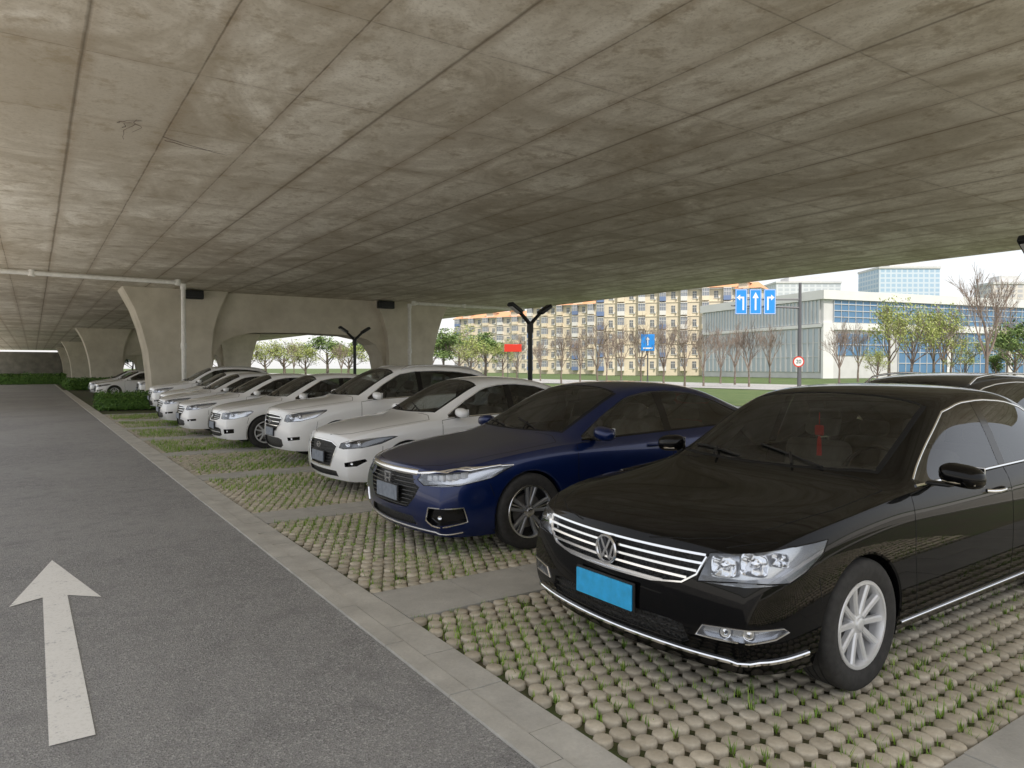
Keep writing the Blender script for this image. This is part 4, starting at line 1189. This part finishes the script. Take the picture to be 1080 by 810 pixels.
def apart(u0,z0,u1,z1,fl,col,lab,bays):
    a=Vector(P(u0,z0));c=Vector(P(u1,z1)); d=(c-a); L=d.length
    r=empty('apartment_building',(a.x,a.y,-.05),lab,'building','apartment blocks'); r.rotation_euler=(0,0,math.atan2(d.y,d.x))
    H=fl*3.0+.4
    b=MB(); b.bb(0,L,0,12,0,H)
    for f in range(1,fl): b.bb(-.05,L+.05,-.12,0,f*3.0+.75,f*3.0+.9)
    b.obj('wall',col,parent=r)
    b=MB(); b.bb(-.4,L+.4,-.5,12.4,H,H+.3,1)
    b.add([(-.6,-.9,H+.3),(L+.6,-.9,H+.3),(L+.6,12.8,H+.3),(-.6,12.8,H+.3),(1.5,5,H+2.6),(L-1.5,5,H+2.6)],[(0,1,5,4),(1,2,5),(2,3,4,5),(3,0,4)],0)
    n=max(2,int(L/9))
    for i in range(n):
        xm_=(i+.5)*L/n
        b.bb(xm_-1.3,xm_+1.3,-.3,5,H+.3,H+2.0,2); b.add([(xm_-1.7,-.7,H+2.0),(xm_+1.7,-.7,H+2.0),(xm_+1.7,5,H+2.0),(xm_-1.7,5,H+2.0),(xm_,-.7,H+3.0),(xm_,5,H+3.0)],[(0,1,4),(1,2,5,4),(3,0,4,5)],0)
    b.obj('roof',[M['rooft'],M['frame'],col],parent=r)
    for f in range(fl):
        for i in range(bays):
            x=(i+.5)*L/bays; z=.8+f*3.0+1.5
            me=(random.choice((balme,balme,balme3)) if (i//2)%3==0 else random.choice((balme2,balme2,balme3))) if i%2==0 else winme
            o=bpy.data.objects.new(me.name.split('.')[0],me); link(o); o.parent=r; o.location=(x,-.002,z); s=(L/bays)/4.2*random.uniform(.85,1.0); o.scale=(s,1,1)
M['cream2']=simple('pale_render',(.68,.61,.50),.85,var=.06,vs=.4)
apart(628,157,772,151,6,M['balc'],'cream six storey apartment block with blue balconies',13)
apart(556,200,628,190,6,M['balc'],'cream apartment block with blue balconies and red roof',9)
apart(480,250,556,235,6,M['cream2'],'pale distant apartment block with red tiled roof',10)
apart(735,215,800,205,8,M['cream2'],'pale taller apartment block behind the white building',8)
def m_tower(name,c0,c1,px,pz):
    t=NT(name); tc=t.n('ShaderNodeTexCoord').outputs['Object']
    sep=t.n('ShaderNodeSeparateXYZ'); t.set(sep,'Vector',tc)
    a=t.math('GREATER_THAN',t.math('FRACT',t.math('DIVIDE',t.math('ADD',sep.outputs[0],sep.outputs[1]),px)),.3)
    b=t.math('GREATER_THAN',t.math('FRACT',t.math('DIVIDE',sep.outputs[2],pz)),.35)
    return t.done(t.pr(t.mix(t.math('MULTIPLY',a,b),c0,c1),.5))
def tower(u0,u1,z,h,m,lab,stp=0):
    a=Vector(P(u0,z));c=Vector(P(u1,z));d=c-a;L=d.length
    r=empty('tower_block',(a.x,a.y,-.05),lab,'building'); r.rotation_euler=(0,0,math.atan2(d.y,d.x))
    b=MB(); b.bb(0,L,0,L*.7,0,h); b.obj('wall',m,parent=r)
    b=MB(); b.bb(-.5,L+.5,-.5,L*.7+.5,h,h+1.5); b.bb(L*.25,L*.75,L*.15,L*.5,h+1.5,h+6+stp); b.obj('roof',M['bgrey'],parent=r)
TB=m_tower('tower_glass',(.56,.64,.72),(.36,.50,.64),4,3.5); TC=m_tower('tower_render',(.64,.60,.56),(.46,.46,.48),5,3.2); TG=m_tower('tower_pale',(.64,.67,.70),(.50,.54,.58),5,3.2)
tower(926,990,520,74,TB,'blue glass office tower behind the public building')
tower(818,886,560,68,TG,'pale grey tower block behind the public building')
tower(1046,1090,480,58,TC,'beige tower block behind the trees')
tower(1000,1030,700,60,TG,'pale distant tower block')
def arrow_poly(kind):
    if kind=='up': return [[(-.07,-.7),(.07,-.7),(.07,.3),(-.07,.3)],[(-.26,.3),(.26,.3),(0,.8)]]
    if kind=='left': return [[(.10,-.7),(.24,-.7),(.24,.42),(.10,.42)],[(-.1,.28),(.10,.28),(.10,.42),(-.1,.42)],[(-.1,.10),(-.1,.60),(-.38,.35)]]
    return [[(-.24,-.7),(-.10,-.7),(-.10,.42),(-.24,.42)],[(-.10,.28),(.1,.28),(.1,.42),(-.10,.42)],[(.1,.10),(.38,.35),(.1,.60)]]
M['sblue']=simple('sign_blue',(.02,.26,.75),.4); M['swhite']=simple('sign_white',(.8,.8,.8),.4); M['sred']=simple('sign_red',(.65,.04,.02),.4); M['galv']=simple('grey_post',(.13,.13,.14),.5,.4)
x,y=P(843,60); x2,y2=P(770,60)
ang=math.atan2(y-y2,x-x2)
r=empty('road_sign',(x,y,-.05),'blue lane arrow signs on a grey gantry arm','road sign'); r.rotation_euler=(0,0,ang)
b=MB(); b.tube([(0,0,0),(0,0,8.8)],[.17,.12],12); b.tube([(0,0,6.7),(-5.8,0,6.9)],[.09,.06],8); b.tube([(0,0,7.4),(-5.8,0,7.4)],[.07,.05],8); b.obj('pole',M['galv'],parent=r,smooth=40)
for i,k_ in enumerate(('left','up','right')):
    cx_=-5.0+i*1.2; b=MB(); b.rbox((cx_,-.16,7.2),(1.0,.06,2.1),.02); p=b.obj('sign_panel',M['sblue'],parent=r)
    b=MB()
    for pl in arrow_poly(k_):
        b.add([(cx_+q[0],-.195,7.2+q[1]) for q in pl],[tuple(range(len(pl)))])
    for (a0,a1,c0,c1) in ((-.46,.46,.98,1.01),(-.46,.46,-1.01,-.98),(-.46,-.43,-.98,.98),(.43,.46,-.98,.98)): b.add([(cx_+a0,-.195,7.2+c0),(cx_+a1,-.195,7.2+c0),(cx_+a1,-.195,7.2+c1),(cx_+a0,-.195,7.2+c1)],[(0,1,2,3)])
    b.obj('arrow',M['swhite'],parent=p)
def text(s,size,m,parent,loc,rot):
    cu=bpy.data.curves.new('t','FONT'); cu.body=s; cu.size=size; cu.align_x='CENTER'; cu.align_y='CENTER'; cu.extrude=.004
    o=bpy.data.objects.new('t',cu); link(o); bpy.context.view_layer.update()
    me=bpy.data.meshes.new_from_object(o.evaluated_get(bpy.context.evaluated_depsgraph_get())); bpy.data.objects.remove(o)
    me.materials.clear(); me.materials.append(m)
    q=bpy.data.objects.new('lettering',me); link(q); q.parent=parent; q.location=loc; q.rotation_euler=rot
x,y=P(842,52)
r=empty('speed_sign',(x,y,-.05),'round red and white speed limit sign on post','road sign'); r.rotation_euler=(0,0,R(-YAW-12))
b=MB(); b.tube([(0,0,0),(0,0,2.6)],.04,8); b.obj('pole',M['galv'],parent=r)
b=MB(); b.lathe([(.0005,-.06),(.40,-.06),(.40,-.03),(.0005,-.03)],28,'Y',c=(0,0,2.1)); p=b.obj('sign_panel',M['sred'],parent=r)
b=MB(); b.lathe([(.0005,-.066),(.31,-.066)],28,'Y',c=(0,0,2.1)); b.obj('sign_face',M['swhite'],parent=p)
text('20',.38,M['pole'],p,(0,-.075,2.1),(R(90),0,0))
x,y=P(683,62)
r=empty('direction_sign',(x,y,-.05),'small blue traffic sign on a grey post','road sign'); r.rotation_euler=(0,0,R(-YAW-6))
b=MB(); b.tube([(0,0,0),(0,0,4.6)],.06,8); b.obj('pole',M['galv'],parent=r)
b=MB(); b.rbox((0,-.1,3.85),(1.15,.05,1.45),.02); p=b.obj('sign_panel',M['sblue'],parent=r)
b=MB()
for pl in arrow_poly('up'): b.add([(q[0]*.6,-.13,3.95+q[1]*.5) for q in pl],[tuple(range(len(pl)))])
b.add([(-.4,-.13,3.3),(.4,-.13,3.3),(.4,-.13,3.42),(-.4,-.13,3.42)],[(0,1,2,3)])
b.obj('arrow',M['swhite'],parent=p)
x,y=P(541,70); r=empty('red_sign',(x,y,-.05),'small red roadside sign board on two posts','sign'); r.rotation_euler=(0,0,R(-YAW))
b=MB(); b.tube([(-.5,0,0),(-.5,0,4.0)],.04,8); b.tube([(.5,0,0),(.5,0,4.0)],.04,8); b.obj('post',M['galv'],parent=r)
b=MB(); b.rbox((0,-.08,3.6),(1.7,.05,.75),.02); b.obj('sign_panel',M['sred'],parent=r)
# ================================================================== LIGHT / CAMERA
w=bpy.data.worlds.new('World'); S.world=w; w.use_nodes=True; nt=w.node_tree; nt.nodes.clear()
sky=nt.nodes.new('ShaderNodeTexSky'); sky.sky_type='NISHITA'; sky.sun_disc=False
EL=58; az=Vector((-.30,-.95,0)).normalized()
sky.sun_elevation=R(EL); sky.sun_rotation=math.atan2(az.x,az.y); sky.air_density=1.0; sky.dust_density=2.0; sky.ozone_density=1.0
mxn=nt.nodes.new('ShaderNodeMix'); mxn.data_type='RGBA'; mxn.inputs[0].default_value=.68; nt.links.new(sky.outputs[0],mxn.inputs[6]); mxn.inputs[7].default_value=(8.7,8.6,8.55,1)
bg=nt.nodes.new('ShaderNodeBackground'); bg.inputs[1].default_value=.15
ou=nt.nodes.new('ShaderNodeOutputWorld'); nt.links.new(mxn.outputs[2],bg.inputs[0]); nt.links.new(bg.outputs[0],ou.inputs[0])
sl=bpy.data.lights.new('sun','SUN'); sl.energy=4.6; sl.angle=R(.5); sl.color=(1,.93,.83)
so=bpy.data.objects.new('sun',sl); link(so)
dv=Vector((az.x*math.cos(R(EL)),az.y*math.cos(R(EL)),math.sin(R(EL))))
so.rotation_euler=dv.to_track_quat('Z','Y').to_euler()
cam=bpy.data.cameras.new('camera'); cam.lens=25; cam.sensor_width=36; cam.clip_end=4000; cam.clip_start=.05
co=bpy.data.objects.new('camera',cam); link(co); co.location=(0,0,1.6); co.rotation_euler=(R(90-1.3),0,R(-YAW)); S.camera=co
print('done',time.time()-T0)
